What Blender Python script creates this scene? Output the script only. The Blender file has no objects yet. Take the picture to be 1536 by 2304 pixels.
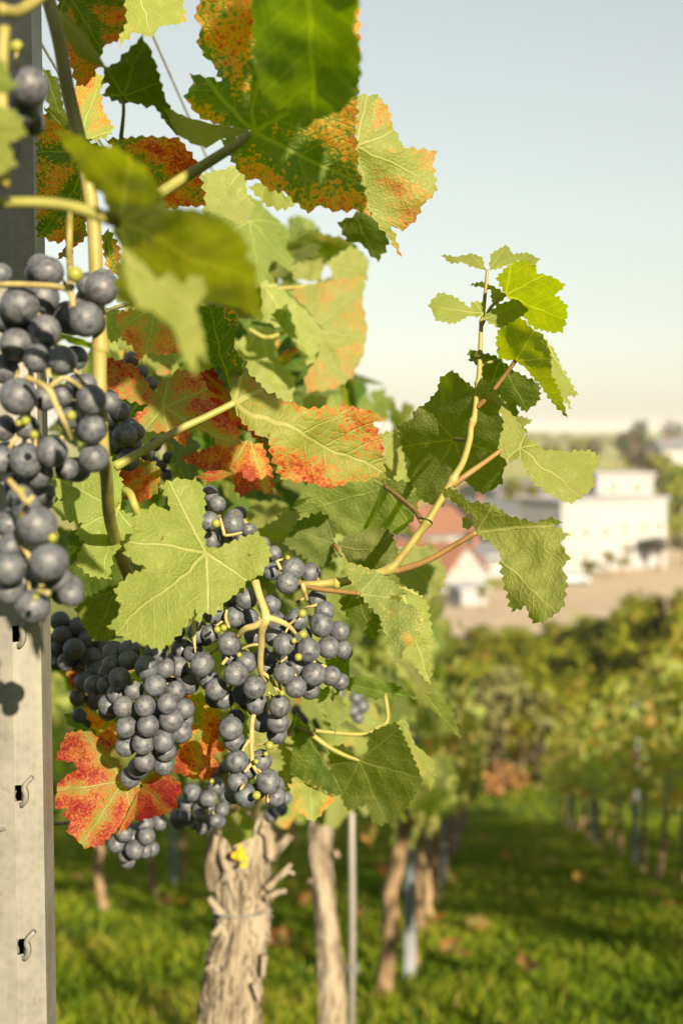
import bpy, bmesh, math, random
import numpy as np
from mathutils import Vector, Matrix, noise, geometry
random.seed(7); np.random.seed(7)
S = bpy.context.scene
COL = S.collection
R_ = math.radians

# ------------------------------------------------------------------ camera, sky, sun, exposure
F, CX, CY = 2880.0, 768.0, 1152.0                    # focal length and centre in photograph pixels
PITCH = math.atan(187 / F)
CAM = Vector((0, 0, 0.83))
cd = bpy.data.cameras.new('camera'); cam = bpy.data.objects.new('camera', cd); COL.objects.link(cam)
cam.location = CAM; cam.rotation_euler = (math.pi / 2 - PITCH, 0, 0)
cd.sensor_fit = 'HORIZONTAL'; cd.sensor_width = 24; cd.lens = 45
cd.clip_start = 0.02; cd.clip_end = 20000
cd.dof.use_dof = True; cd.dof.focus_distance = 0.775; cd.dof.aperture_fstop = 7.6
S.camera = cam
SUN_EL, SUN_AZ = R_(21), R_(20)                      # behind the camera, to the right
w = bpy.data.worlds.new('World'); S.world = w; w.use_nodes = True
nt = w.node_tree; nt.nodes.clear()
sky = nt.nodes.new('ShaderNodeTexSky'); sky.sky_type = 'NISHITA'; sky.sun_disc = False
sky.sun_elevation = SUN_EL; sky.air_density = 1.0; sky.dust_density = 1.0; sky.ozone_density = 1.0
sundir = Vector((math.sin(SUN_AZ) * math.cos(SUN_EL), -math.cos(SUN_AZ) * math.cos(SUN_EL), math.sin(SUN_EL)))
sky.sun_rotation = math.atan2(sundir.x, sundir.y)
hsv = nt.nodes.new('ShaderNodeHueSaturation'); hsv.inputs['Saturation'].default_value = 0.60
mixn = nt.nodes.new('ShaderNodeMix'); mixn.data_type = 'RGBA'; mixn.blend_type = 'MULTIPLY'
mixn.inputs[0].default_value = 1.0; mixn.inputs[7].default_value = (1.0, 0.985, 0.87, 1)
bg = nt.nodes.new('ShaderNodeBackground'); bg.inputs['Strength'].default_value = 0.110
wo = nt.nodes.new('ShaderNodeOutputWorld')
gam = nt.nodes.new('ShaderNodeGamma'); gam.inputs[1].default_value = 0.62
nt.links.new(sky.outputs[0], hsv.inputs['Color']); nt.links.new(hsv.outputs[0], gam.inputs[0]); nt.links.new(gam.outputs[0], mixn.inputs[6])
nt.links.new(mixn.outputs[2], bg.inputs[0]); nt.links.new(bg.outputs[0], wo.inputs[0])
sl = bpy.data.lights.new('sun', 'SUN'); sl.energy = 4.9; sl.angle = R_(0.55); sl.color = (1.0, 0.83, 0.58)
so = bpy.data.objects.new('sun', sl); COL.objects.link(so)
so.rotation_euler = (-sundir).to_track_quat('-Z', 'Y').to_euler(); so.location = (2, -4, 6)
S.view_settings.view_transform = 'Standard'; S.view_settings.look = 'None'
S.view_settings.exposure = 1.42; S.view_settings.gamma = 1.0
S.render.engine = 'CYCLES'
S.cycles.use_denoising = True
S.cycles.max_bounces = 8; S.cycles.diffuse_bounces = 3; S.cycles.glossy_bounces = 2
S.cycles.transmission_bounces = 5; S.cycles.transparent_max_bounces = 8; S.cycles.volume_bounces = 0
S.cycles.caustics_reflective = False; S.cycles.caustics_refractive = False
S.cycles.sample_clamp_indirect = 4.0

# ------------------------------------------------------------------ geometry helpers
FWD = Vector((0, math.cos(PITCH), -math.sin(PITCH))); UPV = Vector((0, math.sin(PITCH), math.cos(PITCH)))
RGT = Vector((1, 0, 0))
def ray(px, py): return FWD + RGT * ((px - CX) / F) - UPV * ((py - CY) / F)
def U(px, py, d): return CAM + ray(px, py) * d
_r = ray(1085, 1760); ROW = _r / _r.y                # direction in which the vine rows run down the slope
def rowp(lat, Y, h=0.0):                             # h above the ground of the slope
    p = ROW * Y; return Vector((p.x + lat, Y, zt(Y) + h))
_tY = np.array([-30, 0, 6, 12, 18, 24, 26.5, 34, 50, 75, 100, 135, 170, 230, 300, 420, 600, 1000, 1600, 3000, 9000.])
_tZ = np.array([8.4, 0, 0, 0, 0, 0, 0, -8.1, -10.2, -12.9, -15.2, -17.0, -18.0, -19.6, -21, -21.8, -22, -16, -12.5, -9.5, -9.0])
_tZ[1:7] = ROW.z * _tY[1:7]
def zt(Y): return float(np.interp(Y, _tY, _tZ))
def G(px, py):                                       # the point of the terrain that shows at a pixel
    v = ray(px, py); v = v / v.y; a = 1.0; Y = a
    while Y < 6000:
        if CAM.z + v.z * Y < zt(Y): break
        Y *= 1.004
    return Vector((v.x * Y, Y, zt(Y)))

def tag(o, label=None, cat=None, group=None, kind=None):
    if label: o['label'] = label
    if cat: o['category'] = cat
    if group: o['group'] = group
    if kind: o['kind'] = kind
    return o
def link(name, me, parent=None, mat=None, smooth=True):
    o = bpy.data.objects.new(name, me); COL.objects.link(o)
    if parent is not None: o.parent = parent; o.matrix_parent_inverse = Matrix.Translation(-parent.location) if parent.rotation_euler.z == 0 else parent.matrix_basis.inverted()
    if mat is not None and me is not None and not me.materials: me.materials.append(mat)
    return o
def empty(name, loc, rz=0):
    o = bpy.data.objects.new(name, None); COL.objects.link(o); o.location = loc; o.rotation_euler.z = rz
    o.empty_display_size = 0.05; return o
def local(name, me, parent, mat=None):               # a part whose mesh is written in its parent's own frame
    o = bpy.data.objects.new(name, me); COL.objects.link(o); o.parent = parent
    if mat is not None and not me.materials: me.materials.append(mat)
    return o
def mesh(name, v, f, smooth=True):
    me = bpy.data.meshes.new(name); me.from_pydata([tuple(p) for p in v], [], [tuple(q) for q in f])
    if smooth: me.polygons.foreach_set('use_smooth', [True] * len(me.polygons))
    me.update(); return me
def fattr(me, name, val):
    a = me.attributes.new(name, 'FLOAT', 'POINT')
    n = len(me.vertices)
    a.data.foreach_set('value', np.full(n, val, dtype=np.float32) if np.isscalar(val) else np.asarray(val, dtype=np.float32))
def set_uv(me, uv):
    l = me.uv_layers.new(name='UVMap'); idx = np.empty(len(me.loops), dtype=np.int32)
    me.loops.foreach_get('vertex_index', idx); l.data.foreach_set('uv', np.asarray(uv, dtype=np.float32)[idx].ravel())
class MB:                                            # collects shapes into one mesh
    def __init__(s): s.v = []; s.f = []
    def box(s, c, sx, sy, sz, M=None):
        n = len(s.v)
        for x in (-1, 1):
            for y in (-1, 1):
                for z in (-1, 1):
                    p = Vector((x * sx / 2, y * sy / 2, z * sz / 2))
                    s.v.append((M @ p if M else p) + Vector(c))
        for q in ((0, 1, 3, 2), (4, 6, 7, 5), (0, 4, 5, 1), (2, 3, 7, 6), (0, 2, 6, 4), (1, 5, 7, 3)): s.f.append([n + i for i in q])
        return s
    def add(s, v, f):
        n = len(s.v); s.v += [Vector(p) for p in v]; s.f += [[n + i for i in q] for q in f]; return s
    def mesh(s, name, smooth=False): return mesh(name, s.v, s.f, smooth)
def spline(pts, n=6):                                # Catmull-Rom through tuples of any length
    P = [np.array(p, dtype=float) for p in pts]; out = []
    for i in range(len(P) - 1):
        a = P[max(i - 1, 0)]; b = P[i]; c = P[i + 1]; d = P[min(i + 2, len(P) - 1)]
        for k in range(n):
            t = k / n
            out.append(0.5 * ((2 * b) + (-a + c) * t + (2 * a - 5 * b + 4 * c - d) * t * t + (-a + 3 * b - 3 * c + d) * t ** 3))
    out.append(P[-1]); return out
def tube_data(pts, sides=8, rough=0.0, seed=0.0, flare=True):   # pts: (x, y, z, r)
    v = []; f = []; n = len(pts); prev = None
    for i, p in enumerate(pts):
        c = Vector(p[:3]); a = Vector(pts[max(i - 1, 0)][:3]); b = Vector(pts[min(i + 1, n - 1)][:3])
        t = (b - a).normalized()
        x = (prev - t * prev.dot(t)).normalized() if prev is not None and (prev - t * prev.dot(t)).length > 1e-6 else t.orthogonal().normalized()
        prev = x; y = t.cross(x)
        for k in range(sides):
            q = 2 * math.pi * k / sides; dr = x * math.cos(q) + y * math.sin(q)
            r = p[3]
            if rough: r *= 1 + rough * noise.noise(Vector((dr.x * 2, dr.y * 2, c.z * 30 + c.y * 30)) + Vector((seed, seed, 0)))
            v.append(c + dr * r)
    for i in range(n - 1):
        for k in range(sides):
            f.append((i * sides + k, i * sides + (k + 1) % sides, (i + 1) * sides + (k + 1) % sides, (i + 1) * sides + k))
    f.append(tuple(range(sides))[::-1]); f.append(tuple((n - 1) * sides + k for k in range(sides)))
    return v, f
def tube_px(pts, n=6, sides=8, rough=0.05):          # pts: (px, py, depth, radius in px)
    q = []
    for p in spline(pts, n):
        c = U(p[0], p[1], p[2]); q.append((c.x, c.y, c.z, p[3] * p[2] / F))
    return tube_data(q, sides, rough)

# ------------------------------------------------------------------ materials
def newmat(name):
    m = bpy.data.materials.new(name); m.use_nodes = True; t = m.node_tree
    return m, t, t.nodes['Principled BSDF']
class NT:
    def __init__(s, t): s.t = t
    def n(s, typ, **kw):
        x = s.t.nodes.new(typ)
        for k, v in kw.items(): setattr(x, k, v)
        return x
    def put(s, sock, v):
        if isinstance(v, bpy.types.NodeSocket): s.t.links.new(v, sock)
        else: sock.default_value = v
    def m(s, op, a, b=0.0, c=0.0, clamp=False):
        x = s.n('ShaderNodeMath', operation=op, use_clamp=clamp)
        s.put(x.inputs[0], a); s.put(x.inputs[1], b)
        if op in ('MULTIPLY_ADD', 'SMOOTH_MIN', 'WRAP'): s.put(x.inputs[2], c)
        return x.outputs[0]
    def mix(s, f, a, b, typ='MIX'):
        x = s.n('ShaderNodeMix', data_type='RGBA', blend_type=typ, clamp_factor=True)
        s.put(x.inputs[0], f); s.put(x.inputs[6], a); s.put(x.inputs[7], b); return x.outputs[2]
    def ss(s, v, lo, hi, a=0.0, b=1.0):
        x = s.n('ShaderNodeMapRange', interpolation_type='SMOOTHSTEP')
        s.put(x.inputs[0], v); s.put(x.inputs[1], lo); s.put(x.inputs[2], hi); s.put(x.inputs[3], a); s.put(x.inputs[4], b)
        return x.outputs[0]
    def noise(s, vec, scale, detail=3, w=None, rough=0.5):
        x = s.n('ShaderNodeTexNoise', noise_dimensions='4D' if w is not None else '3D')
        if vec is not None: s.put(x.inputs['Vector'], vec)
        x.inputs['Scale'].default_value = scale; x.inputs['Detail'].default_value = detail; x.inputs['Roughness'].default_value = rough
        if w is not None: s.put(x.inputs['W'], w)
        return x.outputs[0]
    def attr(s, name): return s.n('ShaderNodeAttribute', attribute_name=name).outputs['Fac']
    def ramp(s, f, stops):
        x = s.n('ShaderNodeValToRGB'); r = x.color_ramp
        while len(r.elements) < len(stops): r.elements.new(0.5)
        for e, (p, c) in zip(r.elements, stops): e.position = p; e.color = (*c, 1)
        s.put(x.inputs[0], f); return x.outputs[0]
    def bump(s, h, strength, dist):
        x = s.n('ShaderNodeBump'); x.inputs['Strength'].default_value = strength; x.inputs['Distance'].default_value = dist
        s.put(x.inputs['Height'], h); return x.outputs[0]

def leaf_material():
    m, t, p = newmat('vine_leaf'); k = NT(t)
    uv = k.n('ShaderNodeUVMap', uv_map='UVMap').outputs[0]
    sep = k.n('ShaderNodeSeparateXYZ'); t.links.new(uv, sep.inputs[0]); x, y = sep.outputs[0], sep.outputs[1]
    red, tone, seed = k.attr('red'), k.attr('tone'), k.attr('seed')
    wob = k.m('MULTIPLY', k.m('SUBTRACT', k.noise(uv, 3.0, 2, seed), 0.5), 0.16)
    xx = k.m('ADD', x, wob)
    r = k.m('SQRT', k.m('ADD', k.m('MULTIPLY', xx, xx), k.m('MULTIPLY', y, y)))
    th = k.m('ABSOLUTE', k.m('ARCTAN2', xx, y))
    a = k.m('MINIMUM', th, k.m('MINIMUM', k.m('ABSOLUTE', k.m('SUBTRACT', th, 0.87)), k.m('ABSOLUTE', k.m('SUBTRACT', th, 1.82))))
    s_ = k.m('MULTIPLY', r, k.m('SINE', a)); tt = k.m('MULTIPLY', r, k.m('COSINE', a))
    wmain = k.m('MAXIMUM', k.m('MULTIPLY_ADD', r, -0.014, 0.022), 0.006)
    main = k.m('SUBTRACT', 1.0, k.ss(s_, k.m('MULTIPLY', wmain, 0.4), wmain))
    fr = k.m('ABSOLUTE', k.m('SUBTRACT', k.m('FRACT', k.m('MULTIPLY', k.m('SUBTRACT', tt, k.m('MULTIPLY', s_, 0.85)), 6.5)), 0.5))
    sec = k.m('MULTIPLY', k.ss(fr, 0.445, 0.49), k.ss(r, 0.08, 0.2))
    vor = k.n('ShaderNodeTexVoronoi', feature='DISTANCE_TO_EDGE'); t.links.new(uv, vor.inputs['Vector']); vor.inputs['Scale'].default_value = 17
    ter = k.m('SUBTRACT', 1.0, k.ss(vor.outputs['Distance'], 0.02, 0.10))
    vein = k.m('MAXIMUM', main, k.m('MAXIMUM', k.m('MULTIPLY', sec, 0.8), k.m('MULTIPLY', ter, 0.28)), clamp=True)
    prox = k.m('SUBTRACT', 1.0, k.ss(s_, 0.0, 0.19))
    n1 = k.noise(uv, 3.4, 3, seed); n2 = k.noise(uv, 34, 2, seed, 0.6); n3 = k.noise(uv, 7, 3, k.m('ADD', seed, 7.0))
    rr = k.m('ADD', k.m('MULTIPLY_ADD', red, 1.75, -0.82), k.m('MULTIPLY', k.m('SUBTRACT', n1, 0.5), 1.9))
    rr = k.m('ADD', rr, k.m('MULTIPLY', k.m('SUBTRACT', n2, 0.5), 2.3))
    rr = k.m('SUBTRACT', rr, k.m('MULTIPLY', prox, 0.55)); rr = k.m('ADD', rr, k.m('MULTIPLY', k.m('SUBTRACT', r, 0.45), 0.25))
    rr = k.m('SUBTRACT', rr, k.m('MULTIPLY', k.m('MAXIMUM', main, k.m('MULTIPLY', k.m('MAXIMUM', sec, ter), 0.42)), 0.62), clamp=True)
    green = k.mix(tone, (0.026, 0.066, 0.003, 1), (0.210, 0.250, 0.058, 1))  # pale end holds the waxy sheen of sunlit leaves in the base colour
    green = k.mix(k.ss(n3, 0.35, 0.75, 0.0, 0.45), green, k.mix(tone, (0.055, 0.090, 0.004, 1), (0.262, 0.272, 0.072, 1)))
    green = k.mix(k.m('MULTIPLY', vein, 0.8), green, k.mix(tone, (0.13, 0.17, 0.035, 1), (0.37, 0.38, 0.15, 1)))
    autumn = k.ramp(rr, [(0.0, (0.20, 0.21, 0.03)), (0.12, (0.33, 0.26, 0.045)), (0.38, (0.42, 0.205, 0.045)), (0.70, (0.37, 0.105, 0.034)), (1.0, (0.24, 0.040, 0.020))])
    colr = k.mix(k.ss(rr, 0.0, 0.32), green, autumn)
    colr = k.mix(k.ss(k.noise(uv, 13, 2, k.m('ADD', seed, 3.0)), 0.715, 0.76, 0.0, 0.75), colr, (0.13, 0.07, 0.025, 1))
    colr = k.mix(k.ss(k.noise(uv, 5, 4, k.m('ADD', seed, 21.0), 0.7), 0.5, 0.72, 0.0, 0.14), colr, (0.30, 0.30, 0.14, 1))
    oi = k.n('ShaderNodeObjectInfo').outputs['Random']
    h = k.n('ShaderNodeHueSaturation'); t.links.new(colr, h.inputs['Color'])
    t.links.new(k.m('MULTIPLY_ADD', oi, 0.03, 0.485), h.inputs['Hue']); t.links.new(k.m('MULTIPLY_ADD', oi, 0.3, 0.85), h.inputs['Value'])
    colr = h.outputs[0]
    geo = k.n('ShaderNodeNewGeometry').outputs['Backfacing']
    under = k.mix(0.35, colr, (0.29, 0.30, 0.13, 1))
    face = k.mix(k.m('MULTIPLY', geo, k.attr('pale')), colr, under)
    quilt = k.m('ADD', k.m('MULTIPLY', vor.outputs['Distance'], 0.45), k.m('MULTIPLY', k.noise(uv, 30, 2, seed), 0.25))
    hgt = k.m('SUBTRACT', quilt, k.m('MULTIPLY', vein, 0.9))
    bmp = k.bump(hgt, 0.6, 0.0016)
    t.links.new(face, p.inputs['Base Color']); p.inputs['Roughness'].default_value = 0.52
    p.inputs['Specular IOR Level'].default_value = 0.22; t.links.new(bmp, p.inputs['Normal'])
    tr = k.n('ShaderNodeBsdfTranslucent')
    hs = k.n('ShaderNodeHueSaturation'); hs.inputs['Saturation'].default_value = 1.45; hs.inputs['Value'].default_value = 2.9
    t.links.new(colr, hs.inputs['Color']); t.links.new(k.mix(1.0, hs.outputs[0], (1.0, 0.98, 0.35, 1), 'MULTIPLY'), tr.inputs['Color'])
    mx = k.n('ShaderNodeMixShader'); mx.inputs[0].default_value = 0.45
    t.links.new(p.outputs[0], mx.inputs[1]); t.links.new(tr.outputs[0], mx.inputs[2])
    t.links.new(mx.outputs[0], t.nodes['Material Output'].inputs[0])
    return m
M_LEAF = leaf_material()

def grape_material():
    m, t, p = newmat('grape_skin'); k = NT(t)
    oc = k.n('ShaderNodeTexCoord').outputs['Object']; rnd = k.n('ShaderNodeObjectInfo').outputs['Random']
    wv = k.m('MULTIPLY', rnd, 50.0)
    a = k.noise(oc, 1.3, 4, wv, 0.6); b = k.noise(oc, 9, 3, wv, 0.7); c = k.noise(oc, 2.6, 5, k.m('ADD', wv, 9.0), 0.65)
    bloom = k.m('ADD', k.ss(a, 0.25, 0.6, 0.45, 0.92), k.m('MULTIPLY', k.m('SUBTRACT', b, 0.5), 0.28), clamp=True)
    bloom = k.m('MULTIPLY', bloom, k.ss(c, 0.34, 0.56, 0.42, 1.0))
    skin = k.mix(rnd, (0.012, 0.011, 0.022, 1), (0.030, 0.011, 0.020, 1))
    wax = k.mix(k.noise(oc, 2.0, 2, wv), (0.082, 0.108, 0.136, 1), (0.130, 0.136, 0.140, 1))
    colr = k.mix(bloom, skin, wax)
    sep = k.n('ShaderNodeSeparateXYZ'); t.links.new(oc, sep.inputs[0])
    d2 = k.m('ADD', k.m('MULTIPLY', sep.outputs[0], sep.outputs[0]), k.m('MULTIPLY', sep.outputs[1], sep.outputs[1]))
    scar = k.m('MULTIPLY', k.m('SUBTRACT', 1.0, k.ss(d2, 0.001, 0.006)), k.m('LESS_THAN', sep.outputs[2], 0.0))
    colr = k.mix(k.m('MULTIPLY', scar, 0.8), colr, (0.05, 0.028, 0.018, 1))
    spec = k.m('MULTIPLY', k.ss(k.noise(oc, 5, 3, wv), 0.71, 0.80), 0.4)
    colr = k.mix(spec, colr, (0.06, 0.035, 0.022, 1))
    t.links.new(colr, p.inputs['Base Color']); p.inputs['Roughness'].default_value = 0.5
    t.links.new(k.ss(bloom, 0.15, 0.8, 0.26, 0.52), p.inputs['Roughness'])
    p.inputs['Specular IOR Level'].default_value = 0.5
    t.links.new(k.bump(b, 0.12, 0.02), p.inputs['Normal'])
    return m
M_GRAPE = grape_material()
def simple(name, stops, scale=30, rough=0.7, bump=0.3, bdist=0.002, stretch=(1, 1, 1), detail=5, spec=0.3, coords='Object', var=0.0):
    m, t, p = newmat(name); k = NT(t)
    oc = k.n('ShaderNodeTexCoord').outputs[coords]
    mp = k.n('ShaderNodeMapping'); mp.inputs['Scale'].default_value = stretch; t.links.new(oc, mp.inputs[0])
    n = k.noise(mp.outputs[0], scale, detail, None, 0.62)
    c = k.ramp(n, stops)
    if var:
        h = k.n('ShaderNodeHueSaturation'); t.links.new(c, h.inputs['Color']); oi = k.n('ShaderNodeObjectInfo').outputs['Random']
        t.links.new(k.m('MULTIPLY_ADD', oi, var, 1 - var / 2), h.inputs['Value']); c = h.outputs[0]
    t.links.new(c, p.inputs['Base Color']); p.inputs['Roughness'].default_value = rough; p.inputs['Specular IOR Level'].default_value = spec
    if bump: t.links.new(k.bump(n, bump, bdist), p.inputs['Normal'])
    return m
M_CANE = simple('green_cane', [(0.25, (0.13, 0.115, 0.022)), (0.5, (0.24, 0.21, 0.055)), (0.8, (0.31, 0.27, 0.11))], 55, 0.5, 0.2, 0.0008, (1, 1, 0.25))
M_PETI = simple('red_petiole', [(0.3, (0.15, 0.085, 0.03)), (0.7, (0.24, 0.15, 0.05))], 60, 0.5, 0.1, 0.0006)
M_GPET = simple('green_petiole', [(0.3, (0.17, 0.175, 0.03)), (0.7, (0.26, 0.25, 0.07))], 60, 0.5, 0.1, 0.0006)
M_RACH = simple('grape_stalk', [(0.25, (0.16, 0.11, 0.035)), (0.45, (0.27, 0.225, 0.085)), (0.75, (0.34, 0.30, 0.14))], 90, 0.6, 0.3, 0.0008)
M_BERRY = simple('green_berry', [(0.3, (0.16, 0.18, 0.02)), (0.7, (0.25, 0.25, 0.05))], 60, 0.4, 0.05, 0.0005)
M_BARK = simple('vine_bark', [(0.28, (0.045, 0.030, 0.020)), (0.40, (0.13, 0.105, 0.075)), (0.50, (0.25, 0.212, 0.155)), (0.74, (0.35, 0.31, 0.24))], 62, 0.9, 1.0, 0.009, (1, 1, 0.24), 9, 0.1)  # dark stops put shade into the colour of the bark cavities
M_BARKD = simple('far_bark', [(0.3, (0.08, 0.05, 0.028)), (0.5, (0.20, 0.14, 0.08)), (0.75, (0.36, 0.27, 0.165))], 40, 0.9, 0.6, 0.006, (1, 1, 0.25), 6, 0.1, var=0.5)
def zinc_material():
    m, t, p = newmat('galvanised_steel'); k = NT(t); oc = k.n('ShaderNodeTexCoord').outputs['Object']
    mp = k.n('ShaderNodeMapping'); mp.inputs['Scale'].default_value = (1, 1, 0.06); t.links.new(oc, mp.inputs[0])
    a = k.noise(mp.outputs[0], 160, 6, None, 0.65); b = k.noise(oc, 22, 5, None, 0.6); c = k.noise(oc, 260, 2)
    vor = k.n('ShaderNodeTexVoronoi'); t.links.new(oc, vor.inputs['Vector']); vor.inputs['Scale'].default_value = 190
    v = k.m('ADD', k.m('ADD', k.m('MULTIPLY', a, 0.45), k.m('MULTIPLY', b, 0.35)), k.m('MULTIPLY', vor.outputs['Distance'], 0.16))
    col = k.ramp(v, [(0.30, (0.130, 0.127, 0.112)), (0.46, (0.180, 0.174, 0.153)), (0.62, (0.215, 0.206, 0.183))])
    col = k.mix(k.ss(k.noise(oc, 48, 4, None, 0.7), 0.62, 0.74, 0.0, 0.5), col, (0.11, 0.085, 0.055, 1))
    t.links.new(col, p.inputs['Base Color']); t.links.new(k.ss(b, 0.3, 0.7, 0.42, 0.68), p.inputs['Roughness']); p.inputs['Metallic'].default_value = 0.15
    t.links.new(k.bump(k.m('ADD', a, k.m('MULTIPLY', c, 0.4)), 0.14, 0.0008), p.inputs['Normal']); return m
M_ZINC = zinc_material()
M_ZINCD = simple('blue_grey_steel', [(0.3, (0.13, 0.15, 0.17)), (0.7, (0.24, 0.27, 0.29))], 20, 0.5, 0.0, 0, (1, 1, 0.2), 4, 0.4)  # blue-grey of the far posts' shade is put into the colour
M_WIRE = simple('wire_steel', [(0.3, (0.10, 0.10, 0.095)), (0.7, (0.20, 0.20, 0.19))], 60, 0.45, 0)
M_TAN = simple('dry_skin', [(0.3, (0.22, 0.12, 0.05)), (0.7, (0.42, 0.27, 0.13))], 200, 0.8, 0.2, 0.0004)
M_TAG = simple('yellow_lichen', [(0.35, (0.40, 0.25, 0.01)), (0.65, (0.62, 0.42, 0.015))], 150, 0.8, 0.5, 0.002)

# ------------------------------------------------------------------ the ground
def ground_material():
    m, t, p = newmat('grass_ground'); k = NT(t)
    pos = k.n('ShaderNodeNewGeometry').outputs['Position']
    n1 = k.noise(pos, 0.8, 5); n2 = k.noise(pos, 14, 4); n3 = k.noise(pos, 0.02, 4)
    c = k.ramp(k.m('ADD', k.m('MULTIPLY', n1, 0.5), k.m('MULTIPLY', n2, 0.5)), [(0.3, (0.030, 0.050, 0.008)), (0.5, (0.060, 0.095, 0.014)), (0.7, (0.12, 0.135, 0.03))])
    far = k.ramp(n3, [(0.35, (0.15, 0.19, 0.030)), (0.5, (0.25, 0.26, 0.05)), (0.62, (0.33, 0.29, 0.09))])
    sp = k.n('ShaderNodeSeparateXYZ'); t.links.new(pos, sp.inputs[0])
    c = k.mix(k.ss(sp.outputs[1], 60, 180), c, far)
    t.links.new(c, p.inputs['Base Color']); p.inputs['Roughness'].default_value = 0.95; p.inputs['Specular IOR Level'].default_value = 0.1
    t.links.new(k.bump(n2, 0.6, 0.04), p.inputs['Normal'])
    return m
ys = sorted(set([float(y) for y in _tY] + list(np.linspace(-30, 40, 71)) + list(np.geomspace(42, 9000, 60))))
xs = sorted([-s * v for s in (1, -1) for v in (0.5, 1, 1.6, 2.4, 3.5, 6, 12, 25, 60, 150, 400, 1000, 2600, 6000)] + [0])
gv = []; gf = []
for y in ys:
    for x in xs:
        h = 0.05 * noise.noise(Vector((x * 0.9, y * 0.9, 0))) if y < 60 else 0.0
        if y > 400: h += min(1, (y - 400) / 800) * 7 * noise.noise(Vector((x / 500 + 3, y / 700, 2)))
        gv.append((x, y, zt(y) + h - 0.01))
nx = len(xs)
for j in range(len(ys) - 1):
    for i in range(nx - 1): gf.append((j * nx + i, j * nx + i + 1, (j + 1) * nx + i + 1, (j + 1) * nx + i))
tag(link('ground', mesh('ground', gv, gf), mat=ground_material()), kind='structure')

def grass():
    N = 170000; rng = np.random.default_rng(3)
    Y = 3.2 * (42 / 3.2) ** rng.random(N) ; lat = rng.uniform(-1, 1, N) * (1.2 + 0.29 * Y) + ROW.x * Y
    keep = (lat > -0.28 * Y - 0.3) & (lat < 0.30 * Y + 0.3); Y = Y[keep]; X = lat[keep]; n = len(Y)
    patch = np.array([noise.noise(Vector((a * 1.3, b * 1.3, 5))) for a, b in zip(X, Y)])
    Hh = (0.042 + 0.05 * rng.random(n)) * (1 + 0.8 * patch).clip(0.35, 2) * (1 + Y * 0.012); wd = (0.0024 + 0.0012 * Y ** 0.75) * (0.7 + 0.6 * rng.random(n))
    ang = rng.uniform(0, 2 * np.pi, n); dx, dy = np.cos(ang), np.sin(ang); ln = rng.uniform(0.2, 0.9, n) * Hh; la = rng.uniform(0, 2 * np.pi, n)
    z = np.interp(Y, _tY, _tZ) - 0.02
    zs = z
    P = np.empty((n, 5, 3))
    for kx, (u, s_, tq) in enumerate(((0, -1, 0), (0, 1, 0), (0.6, -0.8, 0.4), (0.6, 0.8, 0.4), (1, 0, 1))):
        P[:, kx, 0] = X + dx * wd * s_ + np.cos(la) * ln * tq; P[:, kx, 1] = Y + dy * wd * s_ + np.sin(la) * ln * tq; P[:, kx, 2] = zs + Hh * u
    me = bpy.data.meshes.new('grass'); base = np.arange(n)[:, None] * 5
    tri = np.concatenate([base + [0, 1, 3], base + [0, 3, 2], base + [2, 3, 4]], 1).reshape(-1, 3)
    me.vertices.add(n * 5); me.vertices.foreach_set('co', P.astype(np.float32).ravel())
    me.loops.add(tri.size); me.loops.foreach_set('vertex_index', tri.ravel().astype(np.int32))
    me.polygons.add(len(tri)); me.polygons.foreach_set('loop_start', (np.arange(len(tri)) * 3).astype(np.int32)); me.polygons.foreach_set('loop_total', np.full(len(tri), 3, dtype=np.int32))
    me.update(calc_edges=True)
    fattr(me, 'tone', np.repeat((0.5 + 0.45 * patch + rng.normal(0, 0.22, n)).clip(0, 1), 5))
    m, t, p = newmat('grass_blade'); k = NT(t)
    c = k.ramp(k.attr('tone'), [(0.0, (0.045, 0.105, 0.003)), (0.5, (0.130, 0.205, 0.006)), (0.85, (0.26, 0.29, 0.016)), (1.0, (0.36, 0.30, 0.06))])
    t.links.new(c, p.inputs['Base Color']); p.inputs['Roughness'].default_value = 0.6; p.inputs['Specular IOR Level'].default_value = 0.2
    tr = k.n('ShaderNodeBsdfTranslucent'); t.links.new(c, tr.inputs[0]); mx = k.n('ShaderNodeMixShader'); mx.inputs[0].default_value = 0.45
    t.links.new(p.outputs[0], mx.inputs[1]); t.links.new(tr.outputs[0], mx.inputs[2]); t.links.new(mx.outputs[0], t.nodes['Material Output'].inputs[0])
    tag(link('grass', me, mat=m), 'green grass covering the lanes between the vine rows', 'grass', kind='stuff')
grass()

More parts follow.
